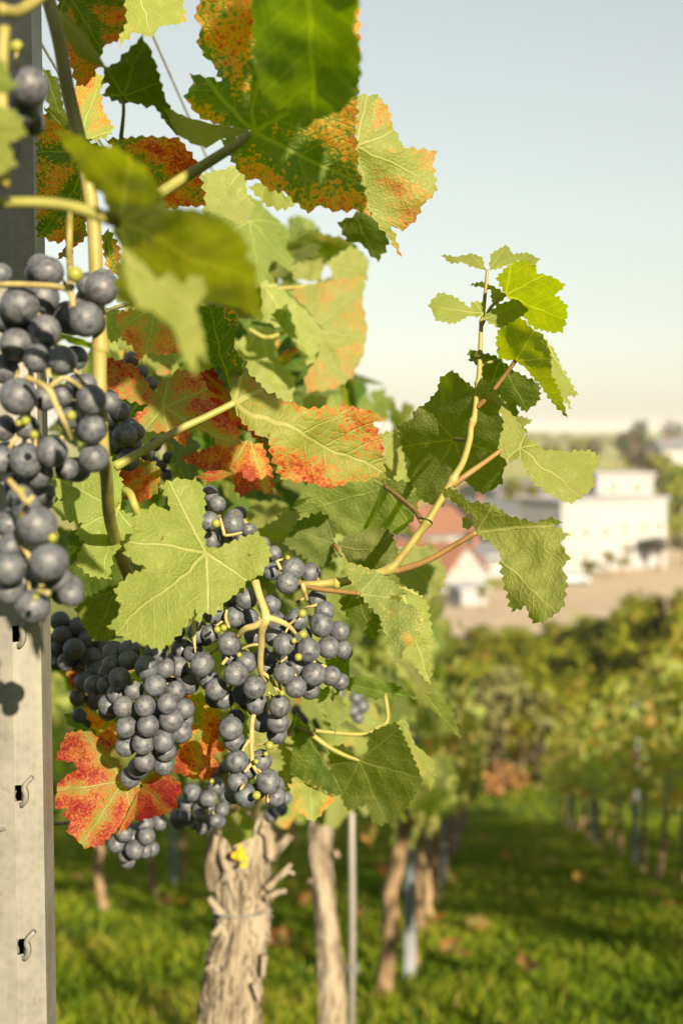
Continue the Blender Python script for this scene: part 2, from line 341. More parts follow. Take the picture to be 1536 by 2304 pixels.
# ------------------------------------------------------------------ leaves: a generic outline for foliage masses
def leaf_outline(n, seed, teeth=True):
    rnd = random.Random(seed); out = []
    lob = [(0, 1.0), (0.87, 0.86), (-0.87, 0.86), (1.82, 0.66), (-1.82, 0.66), (2.6, 0.5), (-2.6, 0.5)]
    for i in range(n):
        th = -2.95 + 5.9 * i / (n - 1)
        r = 0.0
        for a, L in lob: r = max(r, L * (1 - 0.62 * min(1, abs(th - a) / 0.62) ** 1.3))
        r = max(r, 0.48 if abs(th) < 2.7 else 0.36)
        if teeth: r *= 1 + 0.06 * (1 if i % 2 else -1)
        r *= 1 + 0.08 * (rnd.random() - 0.5); out.append((r * math.sin(th), r * math.cos(th)))
    return out
def generic_leaf(n, rings, seed, curl=0.25):          # unit leaf, base at the origin, tip at +Y, top at +Z
    o = leaf_outline(n, seed); rnd = random.Random(seed + 50); v = [(0, 0, 0)]; uv = [(0, 0)]; f = []
    c1, c2, c3 = rnd.uniform(0.1, 0.5) * curl * 2, rnd.uniform(-0.3, 0.5) * curl * 2, rnd.uniform(0, 9)
    for k in range(1, rings + 1):
        q = k / rings
        for (x, y) in o:
            X, Y = x * q, y * q
            z = c1 * abs(X) * 0.7 - c2 * Y * Y * 0.6 - 0.25 * curl * X * X + 0.07 * noise.noise(Vector((X * 2.5, Y * 2.5, c3)))
            v.append((X, Y, z)); uv.append((X, Y))
    for i in range(n - 1): f.append((0, 1 + i, 2 + i))
    for k in range(rings - 1):
        for i in range(n - 1):
            a = 1 + k * n + i; f.append((a, a + n, a + n + 1, a + 1))
    return np.array(v), f, np.array(uv)
def leaf_mesh(seed, red, tone, n=41, rings=5, curl=0.3):
    v, f, uv = generic_leaf(n, rings, seed, curl); me = mesh('leaf', v, f); set_uv(me, uv)
    fattr(me, 'red', red); fattr(me, 'tone', tone); fattr(me, 'seed', seed * 3.1); fattr(me, 'pale', 0.4); me.materials.append(M_LEAF); return me
LOW = [generic_leaf(11, 1, s, 0.35) for s in (1, 2, 3, 4)]
def foliage(name, pts, nrm, size, red, tone, seed=0, mat=None):    # many leaves joined into one mesh
    rnd = random.Random(seed); V = []; Fc = []; UV = []; A = []; B = []; Sd = []; n = 0
    for p, nn, sz, rd, tn in zip(pts, nrm, size, red, tone):
        v, f, uv = LOW[rnd.randrange(4)]
        zq = Vector(nn).normalized(); down = Vector((rnd.uniform(-.5, .5), rnd.uniform(-.5, .5), -1))
        y = down - zq * down.dot(zq)
        y = y.normalized() if y.length > 1e-3 else zq.orthogonal().normalized()
        M = np.array(Matrix((y.cross(zq), y, zq)).transposed())
        V.append((v * sz) @ M.T + np.array(p)); Fc += [[i + n for i in q] for q in f]; UV.append(uv); n += len(v)
        A += [rd] * len(v); B += [tn] * len(v); Sd += [rnd.random() * 40] * len(v)
    me = mesh(name, np.concatenate(V), Fc, True); set_uv(me, np.concatenate(UV))
    fattr(me, 'red', A); fattr(me, 'tone', B); fattr(me, 'seed', Sd); fattr(me, 'pale', 0.1); me.materials.append(mat or M_LEAF); return me
def blob_points(n, rnd, rx, ry, rz, lumps=9, shell=0.55):          # points in a lumpy crown with open gaps
    L = [(Vector((rnd.gauss(0, .5), rnd.gauss(0, .5), rnd.gauss(0, .5))), rnd.uniform(0.3, 0.55)) for _ in range(lumps)]
    pts = []; nrm = []
    while len(pts) < n:
        c, r = L[rnd.randrange(lumps)]; d = Vector((rnd.gauss(0, 1), rnd.gauss(0, 1), rnd.gauss(0, 1))).normalized()
        p = c + d * r * (shell + (1 - shell) * rnd.random())
        if p.length > 1.15: continue
        pts.append((p.x * rx, p.y * ry, p.z * rz)); nrm.append(d + Vector((rnd.gauss(0, .5), rnd.gauss(0, .5), rnd.gauss(0, .5) + 0.4)))
    return pts, nrm
def row_foliage(seed, n=250, L=1.25, hw=0.17, h0=0.72, h1=1.66, red=0.3, tn=0.6):
    rnd = random.Random(seed); P = []; N = []; Sz = []; Rd = []; Tn = []; ph = rnd.uniform(0, 9)
    for _ in range(n):
        u = rnd.uniform(-L / 2, L / 2); q = rnd.random(); z = h0 + (h1 - h0) * q + 0.07 * math.sin(u * 6 + ph)
        wdt = hw * (0.75 + 0.45 * math.sin(q * 3.0 + 0.3)) * (1 + 0.25 * noise.noise(Vector((u * 4, z * 4, seed))))
        s = rnd.choice((-1, 1)); x = s * wdt * math.sqrt(rnd.uniform(0.15, 1.1)) * (rnd.uniform(1.1, 1.5) if rnd.random() < .15 else 1)
        P.append((x, u, z - u * 0.0)); N.append((rnd.gauss(0.2, .6) + 0.15 * s, rnd.gauss(-0.7, .5), rnd.uniform(0.0, 1.0)))
        Sz.append(rnd.uniform(0.045, 0.085)); a = rnd.random()
        Rd.append(red + (0.45 if a < 0.12 else 0.2 if a < 0.3 else -0.15)); Tn.append(min(1, max(0, rnd.gauss(tn, 0.30))))
    for i, p in enumerate(P): P[i] = (p[0], p[1], p[2] + p[1] * ROW.z)
    return foliage('foliage', P, N, Sz, Rd, Tn, seed)
ROWFOL = [row_foliage(s) for s in (11, 12, 13, 14)]; ROWFOLB = [row_foliage(s, 200, 1.25, 0.25, 0.72, 1.74, 0.36, 0.98) for s in (15, 16, 17, 18)]  # second set paler: the right row's sunlight is put into the tone

def trunk_mesh(h, r0, r1, seed, sides=10, rings=12, lean=0.04, rough=0.16):
    rnd = random.Random(seed); ax, ay = rnd.uniform(-lean, lean), rnd.uniform(-lean, lean); p = []
    for i in range(rings):
        q = i / (rings - 1); r = r0 + (r1 - r0) * q + (0.012 if q < 0.08 else 0)
        if q > 0.86: r *= 1.25
        p.append((ax * math.sin(q * 3 + seed) + 0.008 * rnd.gauss(0, 1), ay * math.sin(q * 2.3) + 0.008 * rnd.gauss(0, 1), -0.06 + q * (h + 0.06), r))
    v, f = tube_data(p, sides, rough, seed); return mesh('trunk', v, f)
TRUNKS = [trunk_mesh(0.80, 0.027, 0.020, s) for s in (1, 2, 3, 4)]
def arm_mesh(seed):                                  # the bearing canes bent along the wire
    rnd = random.Random(seed); mb = MB()
    for s in (-1, 1):
        p = [(0, 0, 0.78, 0.014), (0, s * 0.12, 0.86 + s * 0.12 * ROW.z, 0.011), (0.01, s * 0.35, 0.84 + s * 0.35 * ROW.z, 0.008), (0, s * 0.58, 0.80 + s * 0.58 * ROW.z, 0.006)]
        mb.add(*tube_data([tuple(q) for q in spline(p, 4)], 6))
    return mb.mesh('cane', True)
ARMS = [arm_mesh(s) for s in (1, 2)]
def far_vine(lat, Y, i, label, group, canopy=ROWFOL, tm=M_BARKD):
    o = empty('grapevine', rowp(lat, Y)); tag(o, label, 'grapevine', group)
    t = local('trunk', TRUNKS[i % 4], o, tm); t.rotation_euler.z = i * 1.7; wide = 1.35 if abs(Y - 4.55) < .01 else 1.0; t.scale = ((0.95 + 0.3 * ((i * 37) % 10) / 10) * wide,) * 2 + (1,)
    local('cane', ARMS[i % 2], o, tm)
    if canopy:
        c = local('foliage', canopy[i % 4], o); c['kind'] = 'stuff'; c.scale.x = (-1 if i % 3 == 1 else 1) * (0.62 if abs(lat - L0) < .05 and Y < 9 else 1); c.scale.z = 0.95 if abs(lat - L0) < .05 and Y < 9 else 1
    return o
POST_MB = {}
def far_post_mesh():
    pr = [(-0.022, 0.016), (-0.022, -0.016), (-0.008, -0.022), (0.008, -0.022), (0.022, -0.016), (0.022, 0.016), (0.015, 0.016), (0.015, -0.010), (0.006, -0.016), (-0.006, -0.016), (-0.015, -0.010), (-0.015, 0.016)]
    v = []; f = []; n = len(pr)
    for z in (-0.3, 1.72): v += [(x, y, z) for x, y in pr]
    for i in range(n): f.append((i, (i + 1) % n, n + (i + 1) % n, n + i))
    f.append(tuple(range(n))[::-1]); f.append(tuple(range(n, 2 * n))); return mesh('post_profile', v, f, False)
PMESH = far_post_mesh()
def post_hooks():
    mb = MB()
    for k in range(10): mb.box((0.026, -0.01, 0.55 + 0.11 * k), 0.008, 0.004, 0.03)
    return mb.mesh('hook_strip')
HMESH = post_hooks()
def far_post(lat, Y, label, group='far trellis posts'):
    o = empty('trellis_post', rowp(lat, Y)); tag(o, label, 'post', group)
    local('profile', PMESH, o, M_ZINCD); local('hook_strip', HMESH, o, M_ZINCD); return o

ORD = ['first', 'second', 'third', 'fourth', 'fifth', 'sixth', 'seventh', 'eighth', 'ninth', 'tenth', 'eleventh', 'twelfth', 'thirteenth', 'fourteenth', 'fifteenth', 'sixteenth', 'seventeenth', 'eighteenth', 'nineteenth', 'twentieth', 'twenty-first', 'twenty-second']
# -- row beside the camera
L0 = -0.30
spots = [4.55, 8.2, 9.25, 10.4, 11.5, 12.6, 13.7, 14.9, 16.0, 17.1, 18.2, 19.3, 20.4, 21.5, 22.6]
far_vine(L0, 5.5, 3, 'leafy vine just behind the third trunk of the near row', 'vines of the near row')
for i, Y in enumerate(spots):
    far_vine(L0 + 0.02 * math.sin(i * 2.1), Y, i, 'grapevine with tan trunk and leaning canopy, third trunk along the near row' if i == 0 else 'blurred leafy grapevine down the near row, %s trunk counted from the camera' % ORD[i + 5], 'vines of the near row')
for Y, lb in ((5.05, 'blue-grey steel post beside the third trunk of the near row'), (9.5, 'blue-grey steel post second down the near row'), (14.0, 'grey steel post third down the near row, near the sunny strip'), (18.5, 'farthest steel post of the near row')):
    far_post(L0 + 0.01, Y, lb)
for i, Y in enumerate((6.4, 7.4)):
    far_vine(L0, Y, i + 1, 'leafy vine of the near row, %s past the first far post' % ORD[i], 'vines of the near row')
ORD = ['first', 'second', 'third', 'fourth', 'fifth', 'sixth', 'seventh', 'eighth', 'ninth', 'tenth', 'eleventh', 'twelfth', 'thirteenth', 'fourteenth', 'fifteenth', 'sixteenth', 'seventeenth', 'eighteenth', 'nineteenth', 'twentieth', 'twenty-first', 'twenty-second']
# -- row on the right
L1 = 1.45
for i, Y in enumerate(np.arange(1.0, 23.5, 1.12)):
    far_vine(L1 + 0.03 * math.sin(i * 1.3), float(Y), i + 1, 'yellow-green grapevine on dark thin trunk, %s of the right row from the camera' % ORD[i], 'vines of the right row', ROWFOLB)
for Y in (7.4, 11.9, 16.4, 20.9): far_post(L1, Y, {7.4: 'pale steel post of the right row nearest the picture edge', 11.9: 'pale steel post of the right row, second from the camera', 16.4: 'pale steel post of the right row, third from the camera', 20.9: 'pale steel post near the far end of the right row'}[Y], 'posts of the right row')
# -- rows beyond, which shade the lane
for r_, lt in ((0, 3.25), (1, 5.05)):
    for i, Y in enumerate(np.arange(0.9, 17.5, 1.15)):
        far_vine(lt, float(Y), i + r_, 'grapevine of the %s row beyond the right row, %s from the camera' % (('next', 'outer')[r_], ORD[i]), 'vines of the outer right rows')
# -- row on the left, seen below the leaves
L2 = -2.35
for i, Y in enumerate((6.6, 7.7, 8.9, 9.9, 11.1, 12.2, 13.3, 14.5, 15.6)):
    far_vine(L2 + 0.03 * math.sin(i), Y, i, 'thin brown-trunked grapevine of the left row, %s from the camera' % ORD[i], 'vines of the left row')
far_post(L2 + 0.06, 9.3, 'slim blue-grey steel post of the left row below the small grapes', 'post of the left row')

# ------------------------------------------------------------------ the steel end post on the left
def hero_post():
    P = U(30, 1600, 0.80); base = Vector((P.x, P.y, zt(P.y)))
    o = empty('trellis_post', base); tag(o, 'pale galvanised steel end post with punched wire hooks at the left edge', 'post')
    zc = lambda y: U(30, y, 0.80).z - base.z
    hooks = [2500, 2145, 1788, 1424, 1066, 706, 346, -14, -374, -734]
    T = 0.0014
    def strip(mb, a, b, z0, z1):                     # a flat sheet between two points of the profile
        a = Vector((*a, 0)); b = Vector((*b, 0)); nrm = Vector((-(b - a).y, (b - a).x, 0)).normalized() * T
        v = [a, b, b + nrm, a + nrm]; n = len(mb.v)
        for z in (z0, z1): mb.v += [p + Vector((0, 0, z)) for p in v]
        for i in range(4): mb.f.append((n + i, n + (i + 1) % 4, n + 4 + (i + 1) % 4, n + 4 + i))
        mb.f.append((n + 3, n + 2, n + 1, n)); mb.f.append((n + 4, n + 5, n + 6, n + 7))
    body = MB(); top, bot = 1.72, -0.3
    strip(body, (-0.046, 0.010), (-0.036, 0.0012), bot, top)
    strip(body, (-0.036, 0.0012), (-0.0255, 0.0008), bot, top); strip(body, (-0.0255, 0.0008), (-0.024, 0.0026), bot, top); strip(body, (-0.024, 0.0026), (-0.0135, 0.0022), bot, top)
    strip(body, (-0.0135, 0.0022), (-0.0125, 0.0004), bot, top)
    strip(body, (-0.0125, 0.0004), (0.0, 0.0), bot, top)
    strip(body, (0.0040, 0.00134), (0.0168, 0.0046), bot, top)
    strip(body, (0.0168, 0.0046), (0.0172, 0.030), bot, top)
    strip(body, (0.0172, 0.030), (0.006, 0.032), bot, top)
    strip(body, (0.006, 0.032), (-0.046, 0.034), bot, top)
    strip(body, (-0.046, 0.034), (-0.046, 0.010), bot, top)
    zs = sorted([(zc(h + 20), zc(h - 17)) for h in hooks]); z = bot
    for a, b in zs:
        strip(body, (0.0, 0.0), (0.0040, 0.00134), z, a); z = b
    strip(body, (0.0, 0.0), (0.0040, 0.00134), z, top)
    local('profile', body.mesh('post_profile'), o, M_ZINC)
    for h in hooks:
        z0 = zc(h)
        pts = [(0.0030, 0.0012, z0 - 0.0078), (0.0052, -0.0010, z0 - 0.0072), (0.0074, -0.0026, z0 - 0.0040), (0.0078, -0.0034, z0 + 0.0006), (0.0070, -0.0036, z0 + 0.0040), (0.0086, -0.0034, z0 + 0.0076), (0.0120, -0.0026, z0 + 0.0108)]
        sp = [Vector(p) for p in spline(pts, 4)]; v = []; f = []; hw = 0.0015
        for i, p in enumerate(sp):
            tg = (sp[min(i + 1, len(sp) - 1)] - sp[max(i - 1, 0)]).normalized(); sd = tg.cross(Vector((0, 1, 0))).normalized()
            q = hw * (0.75 if i == len(sp) - 1 else 1.0)
            for a_, b_ in ((-1, -1), (1, -1), (1, 1), (-1, 1)): v.append(p + sd * q * a_ + Vector((0, 0.0016 * b_, 0)))
        for i in range(len(sp) - 1):
            for k in range(4): f.append((i * 4 + k, i * 4 + (k + 1) % 4, i * 4 + 4 + (k + 1) % 4, i * 4 + 4 + k))
        f.append((3, 2, 1, 0)); nn = (len(sp) - 1) * 4; f.append((nn, nn + 1, nn + 2, nn + 3))
        local('hook', mesh('hook', v, f), o, M_ZINC)
hero_post()

# ------------------------------------------------------------------ trellis wires and the thin rod
def wire(lat, h, label, r=0.0011, y0=0.25, y1=22.5):
    a, b = rowp(lat, y0, h), rowp(lat, y1, h); a = Vector((ROW.x * y0 + lat, y0, ROW.z * y0 + h))
    pts = [(*(a.lerp(b, q)), r) for q in np.linspace(0, 1, 10)]
    v, f = tube_data(pts, 6); tag(link('trellis_wire', mesh('wire', v, f), mat=M_WIRE), label, 'wire', 'trellis wires of the near row')
wire(-0.27, 0.83 + 0.612, 'upper thin wire crossing the sky between the top leaves')
wire(-0.315, 0.83 + 0.53, 'thin wire beside the post running along the row near the top')
wire(-0.30, 0.80, 'lower fruit wire running through the vine heads')
p2 = rowp(L0 + 0.030, 2.62)
mb = MB(); mb.add(*tube_data([(p2.x - 0.006, p2.y, p2.z - 0.2, 0.0078), (p2.x, p2.y, p2.z + 0.5, 0.0078), (p2.x - 0.004, p2.y, p2.z + 1.05, 0.0078)], 10))
rod = tag(link('vine_stake', mb.mesh('stake', True), mat=M_ZINC), 'thin grey metal rod tied beside the slim second trunk', 'stake')
mb = MB()
for dz in (0, 0.006, 0.012): mb.add(*tube_data([(p2.x + 0.013 * math.cos(q), p2.y + 0.013 * math.sin(q), p2.z + 0.42 + dz + 0.002 * q, 0.0022) for q in np.linspace(0, 6.2, 14)], 5))
link('wire_tie', mb.mesh('tie', True), rod, M_WIRE)

# ------------------------------------------------------------------ the two nearest vines
def gnarled(base, pts, seed, sides=56, amp=0.22, per=22):
    """trunk with stringy, peeling bark: pts are (dx, dy, dz, r)"""
    q = spline(pts, per); v = []; f = []; n = len(q)
    for i, p in enumerate(q):
        for k in range(sides):
            a = 2 * math.pi * k / sides; tw = a + 0.5 * p[2] * 4
            c = Vector((math.cos(tw) * 1.5, math.sin(tw) * 1.5, p[2] * 5 + seed))
            ridge = 1 - abs(noise.noise(Vector((math.cos(tw) * 5.5, math.sin(tw) * 5.5, p[2] * 9 + seed)))) * 2
            fine = noise.noise(Vector((math.cos(tw) * 12, math.sin(tw) * 12, p[2] * 30 + seed)))
            r = p[3] * (1 + 0.20 * noise.noise(c) + amp * 0.55 * (ridge - 0.5) + amp * 0.5 * fine)
            v.append((p[0] + r * math.cos(a), p[1] + r * math.sin(a), p[2]))
    for i in range(n - 1):
        for k in range(sides): f.append((i * sides + k, i * sides + (k + 1) % sides, (i + 1) * sides + (k + 1) % sides, (i + 1) * sides + k))
    f.append(tuple((n - 1) * sides + k for k in range(sides)))
    return mesh('trunk', v, f)
B1 = U(552, 2000, 1.62); V1 = Vector((B1.x, B1.y, zt(B1.y)))
vine1 = empty('grapevine', V1); tag(vine1, 'nearest grapevine with thick shaggy trunk and mottled red, yellow and green leaves', 'grapevine')
def loc1(px, py, d=1.62): p = U(px, py, d) - V1; return p.x, p.y, p.z
PXW = 1.62 / F
tp = []
for (px, py, w_) in ((500, 2700, 150), (508, 2500, 134), (516, 2304, 126), (528, 2180, 122), (548, 2080, 118), (548, 1990, 124), (545, 1930, 134), (548, 1880, 140), (556, 1850, 120), (566, 1835, 84)):
    x, y, z = loc1(px, py); tp.append((x, y, z, w_ / 2 * PXW * 0.93))
tp = tp[::-1][::-1]
local('trunk', gnarled(V1, tp, 3.3, 84, 0.40, 34), vine1, M_BARK)
for stub in ([(470, 2020, 8), (485, 2040, 9), (505, 2065, 10)], [(600, 2000, 10), (625, 1975, 7), (655, 1945, 5)], [(625, 1978, 6), (648, 1962, 5), (662, 1968, 4)], [(598, 2025, 9), (620, 2010, 7), (645, 2005, 6)], [(605, 1930, 14), (628, 1905, 13), (655, 1880, 9)],
             [(478, 1915, 9), (472, 1960, 11), (476, 2005, 8)], [(488, 1880, 8), (476, 1925, 9)], [(500, 2080, 7), (480, 2105, 8)], [(482, 2170, 6), (462, 2184, 5)], [(596, 2150, 8), (592, 2200, 6)], [(570, 2215, 6), (584, 2255, 5)], [(515, 1880, 10), (500, 1905, 11), (512, 1960, 9)], [(585, 1865, 12), (605, 1880, 12), (606, 1930, 9)]):
    q = [(*loc1(a, b, 1.585), c * PXW) for a, b, c in stub]
    local('spur', mesh('spur', *tube_data([tuple(z) for z in spline(q, 4)], 7, 0.25, stub[0][0])), vine1, M_BARK)
rnd = random.Random(5)
for i in range(150):                                 # loose strips of peeling bark
    a = rnd.uniform(math.pi * 0.9, math.pi * 2.1); zq = rnd.uniform(0.02, 0.98); j = zq * (len(tp) - 2); k = int(j); q = np.array(tp[k]) * (1 - (j - k)) + np.array(tp[k + 1]) * (j - k)
    L = rnd.uniform(0.015, 0.05); wd = rnd.uniform(0.0015, 0.004); r = q[3] * rnd.uniform(1.0, 1.14); v = []; f = []
    for s in range(6):
        u = s / 5; aa = a + (u - 0.5) * 0.25 * rnd.uniform(-1, 1); rr_ = r + 0.006 * (2 * u - 1) ** 2 * rnd.uniform(0.2, 1.2); ww = wd * (1 - 0.7 * abs(2 * u - 1))
        for sd in (-1, 1): v.append((q[0] + rr_ * math.cos(aa + sd * ww / r), q[1] + rr_ * math.sin(aa + sd * ww / r), q[2] + (u - 0.5) * L))
    for s in range(5): f.append((2 * s, 2 * s + 1, 2 * s + 3, 2 * s + 2))
    st = local('bark_strip', mesh('bark_strip', v, f), vine1, M_BARK)
ring = [(*loc1(x, y, 1.56), 0.0011) for x, y in ((478, 2052), (500, 2060), (530, 2064), (565, 2062), (598, 2055), (612, 2048))]
local('tie_wire', mesh('tie_wire', *tube_data([tuple(z) for z in spline(ring, 4)], 6)), vine1, M_WIRE)
mb = MB(); rnd = random.Random(9)
for _ in range(26):
    x, y, z = loc1(544 + rnd.gauss(0, 8), 1925 + rnd.gauss(0, 9), 1.545 + rnd.uniform(0, .012)); mb.box((x, y, z), rnd.uniform(.003, .007), .003, rnd.uniform(.003, .007), Matrix.Rotation(rnd.uniform(0, 3), 3, 'Y'))
local('lichen_patch', mb.mesh('lichen'), vine1, M_TAG)

B2 = rowp(L0, 2.55); vine2 = empty('grapevine', B2); tag(vine2, 'second grapevine with slim knobbly trunk beside the thin metal rod', 'grapevine')
tp2 = []
for (px, py, w_) in ((752, 2650, 70), (752, 2400, 72), (748, 2304, 70), (744, 2200, 66), (736, 2080, 58), (728, 1980, 56), (722, 1920, 62), (724, 1860, 58), (722, 1800, 54), (716, 1740, 50)):
    p = U(px, py, 2.55) - B2; tp2.append((p.x, p.y, p.z, w_ * 0.43 * 2.55 / F))
local('trunk', gnarled(B2, tp2, 8.1, 48, 0.30, 18), vine2, M_BARK)
for stub in ([(752, 1925, 10), (762, 1920, 9)], [(700, 1985, 9), (695, 1978, 8)]):
    q = [(*(U(a, b, 2.52) - B2), c * 2.55 / F) for a, b, c in stub]
    local('spur', mesh('spur', *tube_data(q, 7, 0.2)), vine2, M_BARK)

# ------------------------------------------------------------------ traced leaves of the near vine, each at its own distance and tilt
def inside(poly, X, Y):
    r = np.zeros(len(X), bool); n = len(poly); x0, y0 = poly[-1]
    for x1, y1 in poly:
        c = ((y0 > Y) != (y1 > Y)); xi = (x1 - x0) * (Y - y0) / (y1 - y0 + 1e-12) + x0
        r ^= c & (X < xi); x0, y0 = x1, y1
    return r
NLEAF = [0]
def leaf(outline, base, tip, d, tx=0.2, ty=-0.3, red=0.1, tone=0.6, folds=(), vfold=0.25, cup=0.0, rip=0.0035, ts=15, ta=5.5, wx=1.0, under=False, label=None, pale=1.0, parent=None, seed=None):  # tone also puts light into the colour: low when shaded, high when sunlit
    NLEAF[0] += 1; sd = seed if seed is not None else NLEAF[0] * 1.37; rnd = random.Random(NLEAF[0] * 13)
    O = np.array(outline, float); A = 0.5 * np.sum(O[:, 0] * np.roll(O[:, 1], -1) - O[:, 1] * np.roll(O[:, 0], -1))
    if A < 0: O = O[::-1]
    # saw teeth: sharp points between the traced corners
    pts = []; n = len(O)
    for i in range(n):
        a, b, z_ = O[i], O[(i + 1) % n], O[i - 1]; L = np.hypot(*(b - a)); t_ = (b - a) / (L + 1e-9); nr = np.array((t_[1], -t_[0]))
        cvx = (a[0] - z_[0]) * (b[1] - a[1]) - (a[1] - z_[1]) * (b[0] - a[0])
        tin = (a - z_) / (np.hypot(*(a - z_)) + 1e-9); out = nr + np.array((tin[1], -tin[0])); out = out / (np.hypot(*out) + 1e-9)
        pts.append(a + out * (ta * 0.55 if cvx > 0 else -ta * 0.15))
        m_ = max(1, int(round(L / (ts * rnd.uniform(0.85, 1.15)))))
        for k in range(m_):
            h_ = ta * rnd.uniform(0.55, 1.3) * min(1, L / ts); q0 = (k + rnd.uniform(.22, .34)) / m_; q1 = (k + rnd.uniform(.72, .84)) / m_
            pts.append(a + t_ * L * q0 - nr * h_ * 0.45); pts.append(a + t_ * L * (0.5 * q0 + 0.5 * q1) + nr * h_ * 0.22)
            if k < m_ - 1: pts.append(a + t_ * L * q1 + nr * h_)
    P = np.array(pts); mn, mx = P.min(0), P.max(0); size = max(mx - mn); g = max(6.5, size / 30)
    gx, gy = np.meshgrid(np.arange(mn[0], mx[0], g), np.arange(mn[1], mx[1], g * 0.87)); gx = gx + (np.arange(gx.shape[0]) % 2)[:, None] * g / 2
    gx = gx.ravel(); gy = gy.ravel(); ok = inside(P, gx, gy); gx, gy = gx[ok], gy[ok]
    dm = np.array([np.min(np.hypot(P[:, 0] - a, P[:, 1] - b)) for a, b in zip(gx, gy)]) if len(gx) else np.array([])
    if len(gx): gx, gy = gx[dm > g * 0.55], gy[dm > g * 0.55]
    allv = [Vector((a, b)) for a, b in P] + [Vector((a, b)) for a, b in zip(gx, gy)]
    m = len(P)
    vo, _, fo, *_r = geometry.delaunay_2d_cdt(allv, [], [list(range(m))], 1, 1e-4)
    bx, by = base; vx, vy = tip[0] - bx, tip[1] - by; LL = math.hypot(vx, vy); ux, uy = vx / LL, vy / LL; sc = d / F
    V = []; UVs = []
    for p in vo:
        X, Y = (p.x - bx), (p.y - by); al = (X * ux + Y * uy) / LL; cr = (X * uy - Y * ux) / LL * wx; r = math.hypot(al, cr)
        th = abs(math.atan2(cr, al)); a_ = min(th, abs(th - .87), abs(th - 1.82)); s_ = r * math.sin(min(a_, 1.2))
        dep = d + tx * X * sc + ty * Y * sc
        dep += vfold * abs(cr) * LL * sc * 0.6 + cup * (X * X + Y * Y) * sc * sc / (LL * sc)
        for (ax, ay, bx2, by2, kf) in folds:
            lx, ly = bx2 - ax, by2 - ay; q = ((p.x - ax) * -ly + (p.y - ay) * lx) / math.hypot(lx, ly)
            if q > 0: dep += kf * q * sc
        dep -= 0.0035 * min(1, s_ / 0.14) * (LL * sc / 0.05) * 0.6           # blade bulges between the veins
        dep += rip * 2.4 * noise.noise(Vector((X * sc * 38, Y * sc * 38, sd))) + rip * 0.8 * noise.noise(Vector((X * sc * 110, Y * sc * 110, sd)))
        V.append(U(p.x, p.y, max(dep, 0.25)) - V1); UVs.append((cr, al))
    Fc = [f if (not under) else f[::-1] for f in fo]
    me = mesh('leaf', V, Fc); set_uv(me, UVs)
    # orient the top side towards the camera unless the underside shows
    if len(me.polygons):
        c = Vector((0, 0, 0)); 
        for q in me.polygons: c += q.normal * q.area
        vw = (CAM - U(bx, by, d))
        if (c.dot(vw) > 0) == under: me.flip_normals()
    fattr(me, 'red', red); fattr(me, 'tone', tone); fattr(me, 'seed', sd); fattr(me, 'pale', pale); me.materials.append(M_LEAF)
    o = local('leaf', me, parent or vine1)
    if label: o['label'] = label
    return o
def stem(pts, mat=M_GPET, name='petiole', n=6, sides=8, parent=None):
    v, f = tube_px(pts, n, sides); return local(name, mesh(name, [p - V1 for p in v], f), parent or vine1, mat)

LIT = dict(tx=0.25, ty=-0.35)
SH = dict(tx=-0.5, ty=0.9)
# ---- top of the picture
leaf([(562,-90),(570,60),(576,150),(592,225),(604,272),(642,242),(682,288),(722,264),(760,252),(802,215),(812,130),(796,60),(808,-20),(790,-90)], (690,-160), (700,280), 0.43, -0.9, 1.5, 0.08, 0.36, vfold=0.5, ts=40, ta=6, label='dark green leaf out of focus at the top')
leaf([(470,-60),(438,34),(452,62),(444,92),(458,122),(480,145),(500,182),(524,222),(530,246),(548,262),(524,205),(482,176),(428,165),(434,186),(415,215),(432,242),(452,264),(500,282),(562,293),(556,304),(498,312),(508,338),(532,375),(552,402),(582,404),(606,428),(640,432),(692,478),(720,462),(748,474),(800,472),(832,486),(826,452),(806,380),(800,300),(808,120),(806,-60)], (565,296), (640,-80), 0.67, -0.35, 0.55, 0.70, 0.32, vfold=0.2, ts=26, ta=6, rip=0.005, label='green leaf with orange-red patches between its veins')
leaf([(800,214),(848,213),(872,240),(884,285),(908,330),(982,340),(974,368),(982,428),(950,462),(932,498),(905,518),(880,508),(905,582),(868,528),(838,486),(818,440),(800,340)], (800,330), (985,420), 0.72, 0.35, -0.15, 0.60, 0.85, folds=((800,336,980,338,0.5),), ts=24, ta=5, under=True, label='pale leaf with pink mottling against the sky')
leaf([(760,500),(832,468),(868,520),(874,548),(850,588),(812,548),(780,540)], (790,470), (850,590), 0.95, -0.5, 0.8, 0.1, 0.2, ts=22)
leaf([(452,392),(500,380),(546,368),(556,430),(572,462),(545,506),(510,492),(456,472)], (550,375), (470,480), 0.84, 0.2, -0.3, 0.22, 0.9, ts=20, under=True)
leaf([(560,420),(600,404),(640,436),(668,456),(640,472),(600,462)], (600,400), (650,470), 0.86, 0.2, -0.3, 0.15, 0.9, ts=20)
leaf([(366,238),(420,262),(470,276),(560,290),(562,300),(500,312),(462,332),(428,320),(398,300)], (560,295), (380,250), 0.66, 0.2, -0.2, 0.12, 0.85, vfold=0.1, ts=40, ta=3, wx=1.6, under=True)
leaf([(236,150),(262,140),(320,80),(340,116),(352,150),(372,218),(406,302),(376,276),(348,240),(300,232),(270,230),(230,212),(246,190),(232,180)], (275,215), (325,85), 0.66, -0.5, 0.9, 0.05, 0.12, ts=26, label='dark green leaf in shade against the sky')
leaf([(122,-40),(275,-40),(284,50),(262,92),(238,100),(225,130),(212,170),(190,192),(172,190),(150,112)], (150,-20), (235,120), 0.68, -0.7, 0.9, 0.62, 0.12, ts=24, label='dark red and green leaf in shade at the top')
